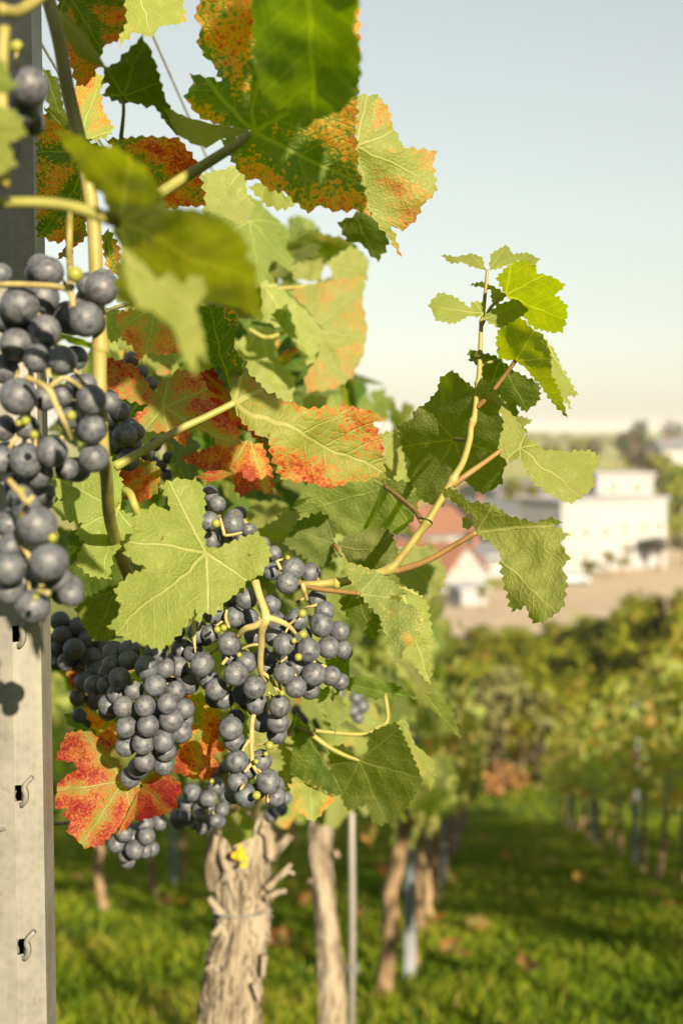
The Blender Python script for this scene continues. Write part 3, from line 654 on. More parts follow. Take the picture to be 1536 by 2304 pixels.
leaf([(276,-40),(426,-40),(412,8),(418,48),(362,58),(340,82),(300,72),(270,100),(264,60)], (300,-80), (340,80), 0.78, 0.3, -0.4, 0.42, 1.0, ts=24, label='sunlit pale yellow leaf at the top edge')
leaf([(132,22),(160,38),(200,88),(236,146),(252,158),(215,146),(170,122),(140,66)], (132,25), (250,155), 0.60, 0.3, -0.2, 0.0, 0.7, ts=60, ta=2, wx=2.0)
leaf([(162,200),(215,165),(242,172),(226,202),(232,248),(256,288),(236,312),(184,312),(162,260)], (170,320), (230,180), 0.80, 0.3, -0.4, 0.74, 1.0, ts=20, label='sunlit yellow leaf with red marks behind the cane')
leaf([(96,150),(132,178),(152,292),(134,292),(104,222)], (100,150), (145,290), 0.9, -0.3, 0.4, 0.0, 0.3, ts=22)
leaf([(86,250),(180,312),(240,332),(206,440),(190,522),(130,546),(84,530),(84,340)], (230,330), (110,500), 0.72, -0.6, 0.8, 0.64, 0.15, ts=24, label='dark leaf with red spots between post and cane')
leaf([(150,530),(190,505),(196,530),(168,556),(150,578),(128,582),(145,556)], (190,510), (135,580), 0.74, -0.3, 0.4, 0.85, 0.3, ts=20)
leaf([(238,314),(320,306),(402,310),(446,368),(462,462),(410,464),(368,470),(340,420),(300,380)], (260,330), (450,440), 0.70, -0.5, 0.7, 0.88, 0.2, ts=24, label='leaf with dark red blotches and yellow veins')
leaf([(228,530),(245,515),(270,560),(266,620),(244,610),(234,570)], (240,520), (255,615), 0.74, -0.3, 0.5, 0.8, 0.25, ts=18)
leaf([(100,240),(165,262),(210,300),(190,360),(120,330)], (100,240), (200,340), 0.85, -0.3, 0.5, 0.4, 0.3)
# ---- out-of-focus leaf on the left, and the ones at the left edge
leaf([(124,290),(160,298),(215,326),(262,330),(330,380),(366,438),(376,464),(440,470),(500,490),(545,530),(562,562),(552,572),(576,602),(580,645),(590,722),(540,692),(482,680),(440,690),(400,700),(346,702),(290,690),(262,660),(264,600),(272,560),(255,520),(232,440),(190,400),(160,350)], (268,500), (575,640), 0.455, -1.75, 1.75, 0.0, 0.7, vfold=0.15, ts=34, ta=6, rip=0.006, label='large green leaf out of focus in front of the cane')
leaf([(272,558),(300,570),(330,600),(352,628),(384,612),(410,640),(430,618),(458,624),(464,662),(440,690),(458,752),(466,822),(446,792),(440,852),(412,802),(392,742),(346,702),(310,690),(285,640)], (275,565), (445,700), 0.40, 0.25, -0.35, 0.0, 1.0, vfold=0.15, ts=40, ta=4, rip=0.005, label='sunlit pale lobe of the blurred leaf')  # sunlight on this lobe is put into its palest tone
leaf([(-60,80),(-5,118),(26,176),(42,192),(8,208),(-60,215)], (-60,140), (40,190), 0.42, -0.2, 0.1, 0.0, 0.75, ts=34)
leaf([(-60,225),(2,240),(36,250),(62,302),(20,322),(38,372),(-4,392),(-60,380)], (-60,300), (60,300), 0.42, 0.1, -0.1, 0.0, 0.8, ts=34)
# ---- middle
leaf([(262,704),(330,688),(400,700),(412,790),(370,796),(330,795),(312,815),(298,780),(274,762),(262,730)], (350,690), (330,800), 0.86, 0.3, -0.3, 0.74, 0.9, ts=20, label='orange and green leaf behind the blurred leaf')
leaf([(228,700),(262,690),(280,740),(262,770),(236,760)], (235,700), (270,770), 0.9, 0.3, -0.4, 0.15, 0.9)
leaf([(234,802),(300,820),(346,882),(400,832),(460,838),(476,900),(530,930),(542,1000),(500,1008),(468,974),(430,960),(416,1006),(395,990),(370,972),(330,970),(298,940),(334,912),(245,890),(236,850)], (365,920), (520,995), 0.86, 0.2, -0.45, 0.82, 0.9, ts=22, rip=0.005, label='pink-red leaf with green veins behind the petiole')
leaf([(270,1042),(320,1034),(350,1040),(362,1062),(352,1110),(310,1132),(270,1112)], (350,1050), (275,1110), 0.84, -0.2, 0.3, 0.95, 0.2, ts=20, label='dark red crumpled leaf')
leaf([(438,692),(482,688),(534,700),(526,780),(546,812),(540,870),(530,905),(500,832),(470,812),(452,800),(440,740)], (528,905), (470,690), 0.80, -1.0, 0.9, 0.42, 0.15, ts=26, ta=4, label='dark upper fold of the red and yellow leaf')
leaf([(452,838),(480,828),(512,884),(560,955),(604,1004),(548,964),(505,932),(474,896),(462,862)], (528,905), (460,840), 0.785, -0.9, 1.1, 1.05, 0.1, ts=18, ta=6, wx=2.5, label='blood-red serrated fold of the leaf')
leaf([(532,806),(546,800),(560,840),(600,880),(640,902),(690,918),(780,914),(832,924),(872,944),(840,950),(858,990),(866,1062),(820,1082),(790,1084),(745,1098),(690,1086),(632,1076),(606,1012),(604,988),(575,975),(545,950),(520,905),(520,850)], (528,908), (850,1060), 0.765, 0.15, -0.25, 0.70, 1.0, folds=((605,990,700,915,0.55),(700,915,605,990,0.25)), ts=24, ta=6, rip=0.005, label='big yellow-green leaf with red mottling in the middle')
leaf([(404,1032),(480,1006),(540,990),(590,1000),(612,1060),(614,1112),(572,1100),(540,1118),(520,1080),(450,1052)], (560,985), (600,1110), 0.90, 0.3, -0.4, 1.0, 0.9, ts=20, label='coral-red leaf behind the cluster top')
leaf([(440,1072),(470,1060),(500,1058),(530,1066),(500,1076),(470,1084)], (530,1066), (440,1072), 0.80, 0.2, -0.6, 0.9, 0.3, ts=40, ta=2, wx=3)
leaf([(114,1080),(161,1072),(190,1063),(220,1042),(252,1028),(258,1055),(276,1080),(271,1110),(264,1146),(296,1157),(314,1182),(292,1212),(254,1250),(250,1303),(203,1296),(174,1271),(176,1245),(190,1220),(169,1199),(186,1178),(140,1169),(127,1148),(105,1137),(148,1123),(114,1114)], (264,1146), (228,1300), 0.735, 0.25, -0.4, 0.26, 0.78, ts=19, ta=5, vfold=0.15, label='yellow-green leaf with a few red flecks beside the big cluster')
leaf([(400,1076),(432,1080),(440,1074),(456,1097),(462,1135),(455,1178),(465,1228),(491,1233),(529,1216),(580,1197),(600,1220),(610,1250),(588,1294),(559,1306),(530,1336),(508,1356),(480,1386),(461,1378),(446,1408),(440,1368),(419,1408),(381,1450),(360,1462),(313,1447),(279,1437),(242,1409),(262,1389),(271,1364),(258,1326),(292,1292),(329,1280),(300,1262),(278,1244),(296,1203),(305,1161),(347,1135),(381,1150),(377,1123),(362,1091)], (463,1243), (272,1412), 0.715, 0.12, -0.42, 0.12, 0.86, folds=((463,1243,440,1420,-0.75),), ts=22, ta=6.5, vfold=0.12, rip=0.003, label='large pale green leaf lying over the grapes')
leaf([(168,1370),(200,1342),(252,1330),(272,1370),(252,1430),(230,1444),(208,1440),(190,1410)], (262,1330), (210,1440), 0.83, -0.4, 0.5, 0.36, 0.35, ts=18)
leaf([(160,1190),(260,1240),(300,1300),(260,1360),(190,1340),(150,1260)], (270,1240), (180,1330), 0.92, -0.4, 0.5, 0.1, 0.15)
leaf([(300,1090),(360,1100),(380,1150),(330,1160),(280,1150)], (360,1100), (300,1150), 0.95, -0.3, 0.4, 0.1, 0.2)
# ---- shoot on the right
leaf([(991,848),(1018,834),(1045,856),(1067,873),(1082,852),(1108,868),(1132,903),(1122,926),(1132,950),(1123,989),(1140,1028),(1131,1067),(1129,1088),(1104,1102),(1084,1112),(1049,1086),(1024,1068),(1006,1106),(995,1140),(967,1133),(936,1121),(916,1067),(909,1028),(901,989),(893,959),(928,942),(930,926),(963,903),(983,879)], (1022,989), (940,1120), 0.835, -1.0, 1.1, 0.02, 0.35, ts=20, ta=4.5, vfold=-0.1, under=True, label='round green leaf behind the shoot seen from below')
leaf([(681,1094),(712,1090),(744,1098),(791,1082),(830,1082),(869,1078),(927,1086),(942,1125),(927,1172),(908,1199),(830,1204),(751,1200),(712,1164),(657,1141),(673,1117)], (865,1094), (690,1150), 0.90, -0.7, 0.5, 0.05, 0.5, ts=20, under=True, label='leaf underside half in sun below the mottled leaf')
leaf([(856,975),(905,968),(912,1010),(905,1045),(880,1082),(858,1060)], (900,970), (870,1080), 0.92, 0.2, -0.2, 0.08, 0.85, under=True)
leaf([(569,1198),(620,1170),(638,1150),(676,1153),(662,1192),(622,1221)], (750,1226), (575,1200), 0.92, -0.2, 0.0, 0.05, 0.75, rip=0.007, wx=2, under=True)
leaf([(637,1222),(671,1171),(722,1152),(752,1176),(752,1226),(740,1278),(696,1261)], (752,1226), (660,1190), 0.88, -0.5, 0.5, 0.02, 0.2, ts=18, under=True)
leaf([(752,1226),(790,1206),(823,1192),(862,1188),(884,1205),(900,1258),(866,1286),(802,1292)], (752,1226), (880,1250), 0.89, -0.4, 0.5, 0.05, 0.3, ts=18, under=True)
leaf([(758,1224),(782,1264),(844,1284),(887,1310),(916,1338),(880,1340),(874,1349),(908,1355),(946,1374),(955,1391),(942,1430),(908,1464),(895,1503),(874,1447),(853,1388),(808,1336),(784,1300)], (810,1336), (900,1470), 0.775, -0.1, 0.1, 0.46, 0.5, folds=((810,1336,915,1338,-0.6),), ts=17, ta=4, under=True, label='folded green leaf with brown-red spots right of the cluster')
leaf([(899,1319),(930,1328),(959,1353),(972,1425),(967,1541),(942,1512),(925,1468),(905,1400)], (900,1320), (965,1535), 0.82, 0.3, -0.2, 0.12, 0.9, ts=17, ta=5)
leaf([(764,1330),(830,1340),(858,1400),(842,1444),(800,1407),(768,1370)], (800,1330), (842,1440), 0.86, -0.4, 0.6, 0.05, 0.35, ts=17)
leaf([(732,1484),(786,1478),(784,1520),(760,1562),(738,1530)], (786,1478), (750,1560), 0.84, -0.5, 0.5, 0.05, 0.35, ts=30, ta=3)
leaf([(705,1556),(739,1546),(772,1573),(778,1611),(752,1651),(728,1600)], (712,1556), (752,1648), 0.86, -0.3, 0.4, 0.1, 0.5, ts=16, under=True)
leaf([(1069,880),(1100,886),(1124,891),(1140,911),(1152,930),(1170,957),(1186,985),(1225,1012),(1280,1016),(1327,1013),(1350,1028),(1334,1067),(1337,1094),(1319,1110),(1284,1134),(1241,1114),(1202,1090),(1178,1047),(1170,1026),(1147,1040),(1126,1024),(1120,981),(1128,934)], (1168,1010), (1300,1110), 0.80, 0.25, -0.35, 0.02, 0.92, ts=18, ta=4.5, vfold=0.1, label='pale green two-winged leaf right of the shoot')
leaf([(1116,625),(1147,594),(1178,584),(1206,598),(1207,614),(1241,622),(1272,641),(1248,663),(1276,688),(1274,715),(1264,748),(1241,747),(1202,739),(1174,708),(1137,663)], (1137,663), (1270,720), 0.80, -2.1, 1.9, 0.0, 0.75, ts=17, ta=4.5, label='bright green backlit leaf at the shoot top')
leaf([(991,573),(1026,577),(1061,570),(1085,579),(1091,607),(1069,602),(1038,590),(1014,592)], (1092,607), (995,574), 0.79, 0.2, -0.9, 0.0, 0.85, ts=14, ta=3, wx=2)
leaf([(1100,607),(1104,571),(1139,550),(1154,571),(1186,568),(1215,583),(1202,595),(1163,586),(1123,603)], (1098,608), (1200,580), 0.79, 0.2, -0.6, 0.0, 0.75, ts=14, ta=3, wx=1.5)
leaf([(1055,641),(1084,633),(1112,645),(1138,662),(1116,690),(1106,676),(1104,653),(1080,645)], (1138,662), (1058,640), 0.80, -0.9, 1.0, 0.0, 0.6, ts=14, ta=3)
leaf([(963,686),(987,658),(1018,665),(1057,692),(1061,678),(1088,680),(1092,692),(1084,712),(1053,711),(1022,728),(979,720),(971,697)], (1086,705), (968,690), 0.785, 0.3, -0.3, 0.0, 0.85, ts=16, ta=3, label='small pale oval leaf left of the shoot')
leaf([(1084,716),(1123,684),(1155,673),(1190,676),(1193,692),(1163,719),(1127,740)], (1086,716), (1190,680), 0.775, 0.3, -0.3, 0.0, 0.72, ts=15, ta=3, wx=1.3, label='small grey-green leaf right of the shoot')
leaf([(1120,743),(1147,727),(1170,714),(1198,739),(1221,754),(1237,793),(1241,844),(1260,883),(1277,942),(1241,903),(1213,864),(1182,829),(1159,811),(1139,809),(1121,805),(1116,770)], (1159,811), (1272,930), 0.775, -2.1, 1.8, 0.02, 0.8, folds=((1159,811,1120,735,0.9),), ts=19, ta=4, label='bright backlit leaf with drooping point')
leaf([(1217,752),(1245,786),(1264,825),(1300,889),(1276,891),(1287,925),(1262,890),(1235,830)], (1225,760), (1295,890), 0.84, 0.3, -0.4, 0.0, 0.9, ts=17, ta=4)
leaf([(1053,809),(1069,790),(1116,801),(1155,833),(1213,864),(1214,899),(1182,927),(1163,911),(1165,955),(1140,920),(1110,880),(1084,852),(1084,825)], (1123,809), (1190,925), 0.82, -0.7, 0.9, 0.0, 0.25, ts=16, ta=4, label='dark green leaf behind the shoot')
leaf([(1164,935),(1198,945),(1178,960),(1190,975),(1160,960)], (1170,935), (1185,970), 0.83, 0.2, -0.2, 0.0, 0.8, ts=12, ta=3)
leaf([(1050,797),(1058,786),(1074,790),(1082,800),(1064,803)], (1082,800), (1052,795), 0.80, 0.2, 0.2, 0.0, 0.4, ts=12, ta=2)
leaf([(983,1102),(1014,1097),(1057,1129),(1100,1133),(1147,1161),(1202,1176),(1241,1164),(1266,1177),(1246,1182),(1281,1204),(1260,1219),(1281,1258),(1264,1278),(1275,1301),(1268,1364),(1252,1379),(1221,1401),(1198,1401),(1182,1364),(1151,1376),(1131,1301),(1123,1243),(1100,1219),(1071,1198),(1062,1160)], (1071,1198), (1240,1370), 0.775, -1.0, 2.0, 0.03, 0.75, pale=0.4, folds=((1071,1198,1260,1180,-1.8),(1240,1370,1071,1198,0.9)), ts=20, ta=5.5, rip=0.004, under=True, label='large hanging leaf at the end of the lowest petiole')
leaf([(1040,1165),(1056,1158),(1066,1180),(1052,1192),(1040,1186)], (1062,1160), (1045,1190), 0.80, -0.4, 0.6, 0.0, 0.3, ts=20, ta=2)
leaf([(882,1232),(962,1230),(1002,1280),(1000,1322),(960,1352),(922,1342),(890,1290)], (890,1235), (985,1330), 1.05, 0.2, -0.1, 0.05, 0.6, ts=22, under=True)
# ---- below the clusters
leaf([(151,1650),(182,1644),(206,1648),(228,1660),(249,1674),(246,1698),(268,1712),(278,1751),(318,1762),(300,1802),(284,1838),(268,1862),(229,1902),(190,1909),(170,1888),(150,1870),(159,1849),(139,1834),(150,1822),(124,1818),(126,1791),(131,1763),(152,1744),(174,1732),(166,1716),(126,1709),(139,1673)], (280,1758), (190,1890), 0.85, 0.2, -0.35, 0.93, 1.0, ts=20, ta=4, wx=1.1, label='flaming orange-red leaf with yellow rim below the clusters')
leaf([(287,1849),(307,1791),(334,1744),(373,1738),(406,1763),(409,1785),(397,1794),(398,1818),(373,1831),(334,1842)], (300,1752), (380,1825), 0.86, -0.7, 0.9, 0.98, 0.3, ts=24, ta=3, label='deep red shaded half of the orange leaf')  # this half's shade is put into its low tone
leaf([(262,1882),(295,1814),(312,1782),(302,1840),(284,1866)], (312,1782), (265,1880), 0.845, 0.9, 0.2, 0.9, 0.4, ts=50, ta=1, wx=3)
leaf([(418,1566),(452,1560),(492,1587),(496,1634),(490,1665),(508,1689),(479,1697),(491,1724),(471,1757),(432,1752),(392,1737),(397,1705),(420,1642)], (450,1560), (440,1750), 0.88, -0.2, 0.3, 1.02, 0.45, ts=20, ta=4, label='red leaf with green veins between the two clusters')
leaf([(186,1590),(214,1603),(256,1615),(266,1673),(248,1680),(217,1652)], (262,1610), (200,1600), 0.90, -0.2, 0.2, 0.9, 0.4, ts=18)
leaf([(142,1497),(192,1504),(183,1562),(162,1548),(150,1520)], (190,1500), (170,1555), 0.95, -0.2, 0.1, 1.0, 0.5, ts=20)
leaf([(658,1606),(697,1637),(714,1684),(740,1730),(778,1787),(755,1790),(697,1765),(653,1742),(662,1658)], (668,1606), (765,1785), 0.93, -0.5, 0.5, 0.40, 0.3, ts=26, ta=3, label='drooping olive leaf with brown-red edge')
leaf([(648,1764),(688,1762),(757,1797),(730,1824),(705,1850),(671,1828)], (700,1700), (700,1850), 0.97, 0.2, -0.4, 0.56, 1.0, ts=17, ta=4, label='pale pink and yellow leaf end in the sun')
leaf([(739,1683),(772,1675),(798,1700),(812,1706),(826,1690),(832,1649),(891,1624),(916,1675),(942,1734),(950,1759),(908,1828),(857,1859),(836,1849),(827,1810),(781,1824),(760,1776),(743,1734)], (808,1711), (870,1850), 0.93, -1.0, 0.9, 0.26, 0.4, folds=((740,1790,940,1800,-1.4),), ts=18, ta=4, label='broad olive leaf right of the thin stake')
leaf([(887,1624),(912,1618),(933,1675),(976,1713),(980,1742),(968,1782),(958,1755),(929,1721),(908,1671)], (900,1620), (975,1745), 0.92, 0.3, -0.3, 0.42, 0.85, ts=24, ta=3, wx=2)
leaf([(950,1555),(992,1565),(1014,1594),(1037,1662),(1005,1634),(971,1594)], (950,1556), (1035,1658), 0.95, -0.4, 0.5, 0.12, 0.55, ts=20, ta=3, wx=1.4)
leaf([(768,1527),(823,1522),(887,1539),(944,1575),(908,1566),(844,1574),(781,1552)], (940,1573), (770,1535), 0.95, -0.3, 0.5, 0.28, 0.4, ts=20, ta=3, wx=1.6)
leaf([(520,1590),(556,1600),(560,1650),(545,1690),(520,1660)], (530,1590), (545,1690), 0.9, 0.1, 0, 0.05, 0.5)
leaf([(500,1640),(610,1640),(640,1720),(600,1770),(560,1740),(520,1750)], (560,1640), (600,1770), 0.96, 0.1, -0.1, 0.18, 0.7, under=True)
leaf([(600,1640),(655,1660),(665,1720),(650,1780),(620,1790),(600,1720)], (630,1650), (640,1780), 1.0, 0.1, -0.1, 0.30, 0.75)
leaf([(490,1850),(545,1820),(575,1850),(570,1885),(520,1905),(500,1880)], (530,1800), (530,1900), 1.35, 0.1, -0.1, 0.05, 0.7, ts=40, ta=2)
# ---- softer leaves farther back
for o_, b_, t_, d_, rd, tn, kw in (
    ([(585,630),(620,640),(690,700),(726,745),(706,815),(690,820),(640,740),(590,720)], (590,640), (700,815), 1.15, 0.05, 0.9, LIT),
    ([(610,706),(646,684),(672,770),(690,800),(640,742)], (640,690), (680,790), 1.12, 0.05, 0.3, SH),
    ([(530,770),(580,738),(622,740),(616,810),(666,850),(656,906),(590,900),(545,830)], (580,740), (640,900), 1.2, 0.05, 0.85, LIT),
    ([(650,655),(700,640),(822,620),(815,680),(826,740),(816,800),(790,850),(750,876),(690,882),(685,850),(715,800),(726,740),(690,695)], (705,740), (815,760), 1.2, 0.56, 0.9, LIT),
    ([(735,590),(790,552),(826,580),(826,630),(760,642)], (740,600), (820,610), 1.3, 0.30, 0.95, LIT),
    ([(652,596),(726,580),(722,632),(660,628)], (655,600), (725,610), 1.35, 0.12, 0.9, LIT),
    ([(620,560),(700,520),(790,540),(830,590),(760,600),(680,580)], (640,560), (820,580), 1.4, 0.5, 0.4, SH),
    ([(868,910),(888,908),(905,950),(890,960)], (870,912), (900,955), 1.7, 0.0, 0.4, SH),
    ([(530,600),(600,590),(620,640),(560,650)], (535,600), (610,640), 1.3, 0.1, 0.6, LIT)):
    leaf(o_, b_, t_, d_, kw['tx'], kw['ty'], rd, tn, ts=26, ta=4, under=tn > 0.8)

# ---- canes and petioles of the near vine
stem([(1096,606,.790,3.5),(1092,650,.79,4),(1086,712,.79,4.8),(1084,722,.79,7),(1082,733,.79,5),(1080,790,.79,5.8),(1077,848,.79,6.3),(1075,862,.79,9),(1073,875,.79,6.5),(1067,935,.79,6.8),(1064,946,.79,9.5),(1059,962,.79,7.2),(1056,990,.79,7.5),(1042,1038,.79,7.8),(1026,1066,.79,8.4),(1019,1080,.79,12),(1010,1094,.79,9),(992,1124,.79,8.2),(970,1160,.79,8.8),(962,1174,.79,12.5),(950,1190,.79,9.5),(920,1230,.79,9.4),(890,1268,.79,10),(876,1281,.79,14),(855,1288,.79,10),(800,1302,.79,10),(768,1310,.79,10.5),(756,1312,.79,15),(742,1312,.79,10),(690,1316,.79,9.5),(650,1306,.80,9),(560,1260,.82,9),(470,1220,.86,9)], M_CANE, 'cane', 4, 10)
stem([(1137,663,.80,3.5),(1105,690,.795,4),(1084,730,.79,4.5)], M_GPET)
stem([(1123,809,.82,3.5),(1100,815,.81,3.5),(1082,822,.79,4)], M_GPET)
stem([(1159,811,.775,5),(1135,845,.78,5),(1100,890,.785,5.5),(1073,916,.79,7)], M_PETI)
stem([(1130,1010,.80,5),(1090,1040,.795,6),(1050,1068,.79,7),(1018,1092,.79,8)], M_PETI)
stem([(1022,989,.83,4.5),(1040,990,.81,5),(1056,990,.79,5)], M_GPET)
stem([(1071,1198,.775,6),(1020,1228,.78,6.5),(960,1262,.785,7),(900,1282,.79,8),(872,1284,.79,9)], M_PETI)
stem([(865,1094,.90,5),(905,1125,.86,5.5),(935,1152,.82,6),(948,1172,.79,8)], M_PETI)
stem([(752,1226,.88,5),(775,1260,.85,5),(790,1300,.80,6)], M_PETI)
stem([(810,1336,.775,5),(770,1332,.78,5.5),(720,1326,.785,6),(684,1318,.79,7)], M_PETI)
stem([(528,906,.77,8),(470,935,.765,8.5),(400,968,.76,9),(330,1010,.755,9.5),(258,1050,.75,12)], M_GPET)
stem([(264,1146,.735,7),(270,1106,.75,8),(290,1108,.74,9),(302,1135,.735,9),(312,1160,.74,8)], M_GPET)
stem([(463,1243,.715,5),(490,1260,.75,6),(520,1275,.80,6)], M_GPET)
stem([(562,298,.63,8),(530,325,.63,11),(460,370,.63,12),(400,408,.63,13),(330,455,.63,14)], M_GPET)
stem([(-60,452,.45,10),(0,455,.45,12),(80,455,.45,12.5),(150,462,.45,13),(220,482,.45,15),(268,500,.455,14)], M_GPET)
stem([(275,215,.66,4),(278,250,.66,4),(272,310,.67,5)], M_GPET)
stem([(400,300,.68,5),(375,270,.69,5)], M_GPET)
stem([(90,-60,.62,16),(112,10,.62,16),(135,100,.62,16),(152,200,.62,16),(178,310,.62,16),(200,420,.62,16),(212,520,.62,16),(216,620,.62,16),(224,740,.62,16),(226,782,.62,20),(224,805,.62,17),(226,900,.62,15),(232,1010,.62,14),(240,1080,.64,14),(250,1180,.70,14),(300,1320,.85,14),(420,1560,1.2,14),(540,1830,1.58,15)], M_CANE, 'cane', 6, 12)
stem([(158,470,.62,8),(156,560,.62,8),(160,640,.58,8)], M_CANE, 'cane')
stem([(230,705,.62,5),(260,692,.70,5),(300,680,.8,5)], M_GPET)
stem([(0,20,.45,16),(40,25,.46,14),(95,-10,.48,14)], M_CANE, 'cane')
stem([(10,60,.45,14),(4,200,.45,14),(10,420,.45,14)], M_CANE, 'cane')
stem([(705,1644,.93,4.5),(760,1650,.93,5),(822,1652,.93,5.5),(850,1636,.93,5),(872,1620,.93,5),(866,1562,.94,4.5)], M_GPET, 'cane')
stem([(700,1652,.93,6),(740,1682,.93,6),(780,1702,.93,5),(808,1711,.93,4)], M_GPET)
stem([(822,1652,.93,4),(860,1660,.93,3.5),(905,1664,.93,3)], M_GPET)
stem([(600,1690,.95,3),(640,1660,.95,3),(668,1606,.94,3)], M_GPET)
stem([(700,1652,.93,6),(660,1640,.97,7),(610,1720,1.3,8),(570,1840,1.58,10)], M_CANE, 'cane')
stem([(560,740,1.15,5),(600,760,1.15,6),(640,745,1.15,6)], M_GPET)
stem([(610,650,1.3,5),(680,645,1.3,5),(725,640,1.3,5)], M_CANE, 'cane')

# ---- leaves that fill the canopy behind, one by one
def pix(p):
    q = p - CAM; d = q.dot(FWD); return CX + F * q.x / d, CY - F * q.dot(UPV) / d, d
VARS = [leaf_mesh(s, rd, tn) for s, rd, tn in ((21, .02, .35), (22, .05, .6), (23, .1, .8), (24, .3, .7), (25, .5, .7), (26, .0, .2), (27, .75, .7), (28, .15, .5), (29, .05, .9))]
def scatter(parent, n, gen, seed, smin=0.045, smax=0.075, wts=(3, 4, 3, 2, 1, 3, 1, 3, 3)):
    rnd = random.Random(seed); k = 0; tries = 0
    while k < n and tries < n * 60:
        tries += 1; p, ok = gen(rnd)
        if not ok: continue
        nn = Vector((rnd.gauss(0.25, .6), rnd.gauss(-0.5, .5), rnd.gauss(0.45, .4))).normalized()
        dn = Vector((rnd.gauss(0, .4), rnd.gauss(0, .4), -1)); y = (dn - nn * dn.dot(nn)).normalized(); x = y.cross(nn)
        s = rnd.uniform(smin, smax); M = Matrix((x, y, nn)).transposed().to_4x4()
        o = bpy.data.objects.new('leaf', rnd.choices(VARS, wts)[0]); COL.objects.link(o); o.parent = parent
        o.matrix_local = Matrix.Translation(p - parent.location) @ M @ Matrix.Scale(s, 4); k += 1
def canopy1(rnd):
    Y = rnd.uniform(1.15, 2.1); p = rowp(L0 + rnd.uniform(-0.30, 0.16), Y, rnd.uniform(0.70, 1.62)); x, y, d = pix(p)
    ok = y > 490 and x < 800 and not (690 < x < 800 and 460 < y < 580) and y < 1760 and (x > 470 or y > 720) and not (x < 420 and y > 1640) and not (430 < x < 640 and y > 1700)
    return p, ok
scatter(vine1, 170, canopy1, 41, wts=(5, 4, 1, 2, 2, 5, 1, 4, .3))
rnd = random.Random(59); fp = []; fn = []; fs = []; ft = []
while len(fp) < 430:                                 # crowded inside of the canopy, its shade put into the dark tones
    p = rowp(L0 + rnd.uniform(-0.34, 0.08), rnd.uniform(1.3, 3.2), rnd.uniform(0.75, 1.60)); x, y, d = pix(p)
    if not (450 < x < 815 and 500 < y < 1330) or (x > 780 and y < 640) or (690 < x < 800 and y < 590): continue
    fp.append(tuple(p - V1)); fn.append((rnd.gauss(.2, .6), rnd.gauss(-.5, .5), rnd.gauss(.3, .5))); fs.append(rnd.uniform(.04, .07)); ft.append(rnd.uniform(0, .6))
fo_ = local('foliage', foliage('foliage', fp, fn, fs, [rnd.choice((.05, .1, .5)) for _ in fp], ft, 5), vine1); fo_['kind'] = 'stuff'
def canopy1b(rnd):
    x, y, d = rnd.uniform(110, 430), rnd.uniform(650, 1640), rnd.uniform(0.95, 1.35)
    ok = (y < 1130 and x > 240) or (y > 1150 and x < 250 + (y - 1150) * 0.2 and x > 150)
    return U(x, y, d), ok
scatter(vine1, 40, canopy1b, 43, 0.03, 0.05, (4, 3, 1, 2, 2, 5, 2, 2, 1))
upP = []; upN = []; upS = []; rnd = random.Random(17)       # unseen vine leaves added above the picture, placed sunward to shade post and leaves
for (x, y, d) in ((30,60,.8),(50,160,.8),(30,250,.8),(60,330,.8),(40,420,.8),(60,500,.8),(30,560,.8),(620,360,.63),(700,420,.63),(770,440,.63),(520,230,.63),(600,150,.63),(480,80,.63),(200,40,.68),(220,130,.68),(130,420,.72),(110,330,.72),(170,480,.72),(350,360,.70),(420,420,.70),(300,180,.66),(340,230,.66),(640,60,.45),(700,160,.45),(740,380,.66)):
    T0 = U(x, y, d); t_ = 0.30
    while True:
        q = T0 + sundir * t_; c = q - CAM; dd = c.dot(FWD)
        if dd < 0.08 or CY - F * c.dot(UPV) / dd < -300 or t_ > 0.9: break
        t_ += 0.02
    q = T0 + sundir * (t_ + rnd.uniform(0, .06)); upP.append(tuple(q - V1)); upN.append(sundir + Vector((rnd.gauss(0, .3), rnd.gauss(0, .3), rnd.gauss(0, .3)))); upS.append(rnd.uniform(.035, .05))
uo = local('foliage', foliage('foliage', upP, upN, upS, [.2] * len(upP), [.6] * len(upP), 9), vine1); uo['kind'] = 'stuff'
def canopy2(rnd):
    Y = rnd.uniform(2.0, 3.9); p = rowp(L0 + rnd.uniform(-0.26, 0.20), Y, rnd.uniform(0.68, 1.64)); x, y, d = pix(p)
    return p, y < 1800 and y > 600 and not (x > 870 and y < 900) and not (x > 945 and y < 1420)
scatter(vine2, 290, canopy2, 47, 0.05, 0.08)

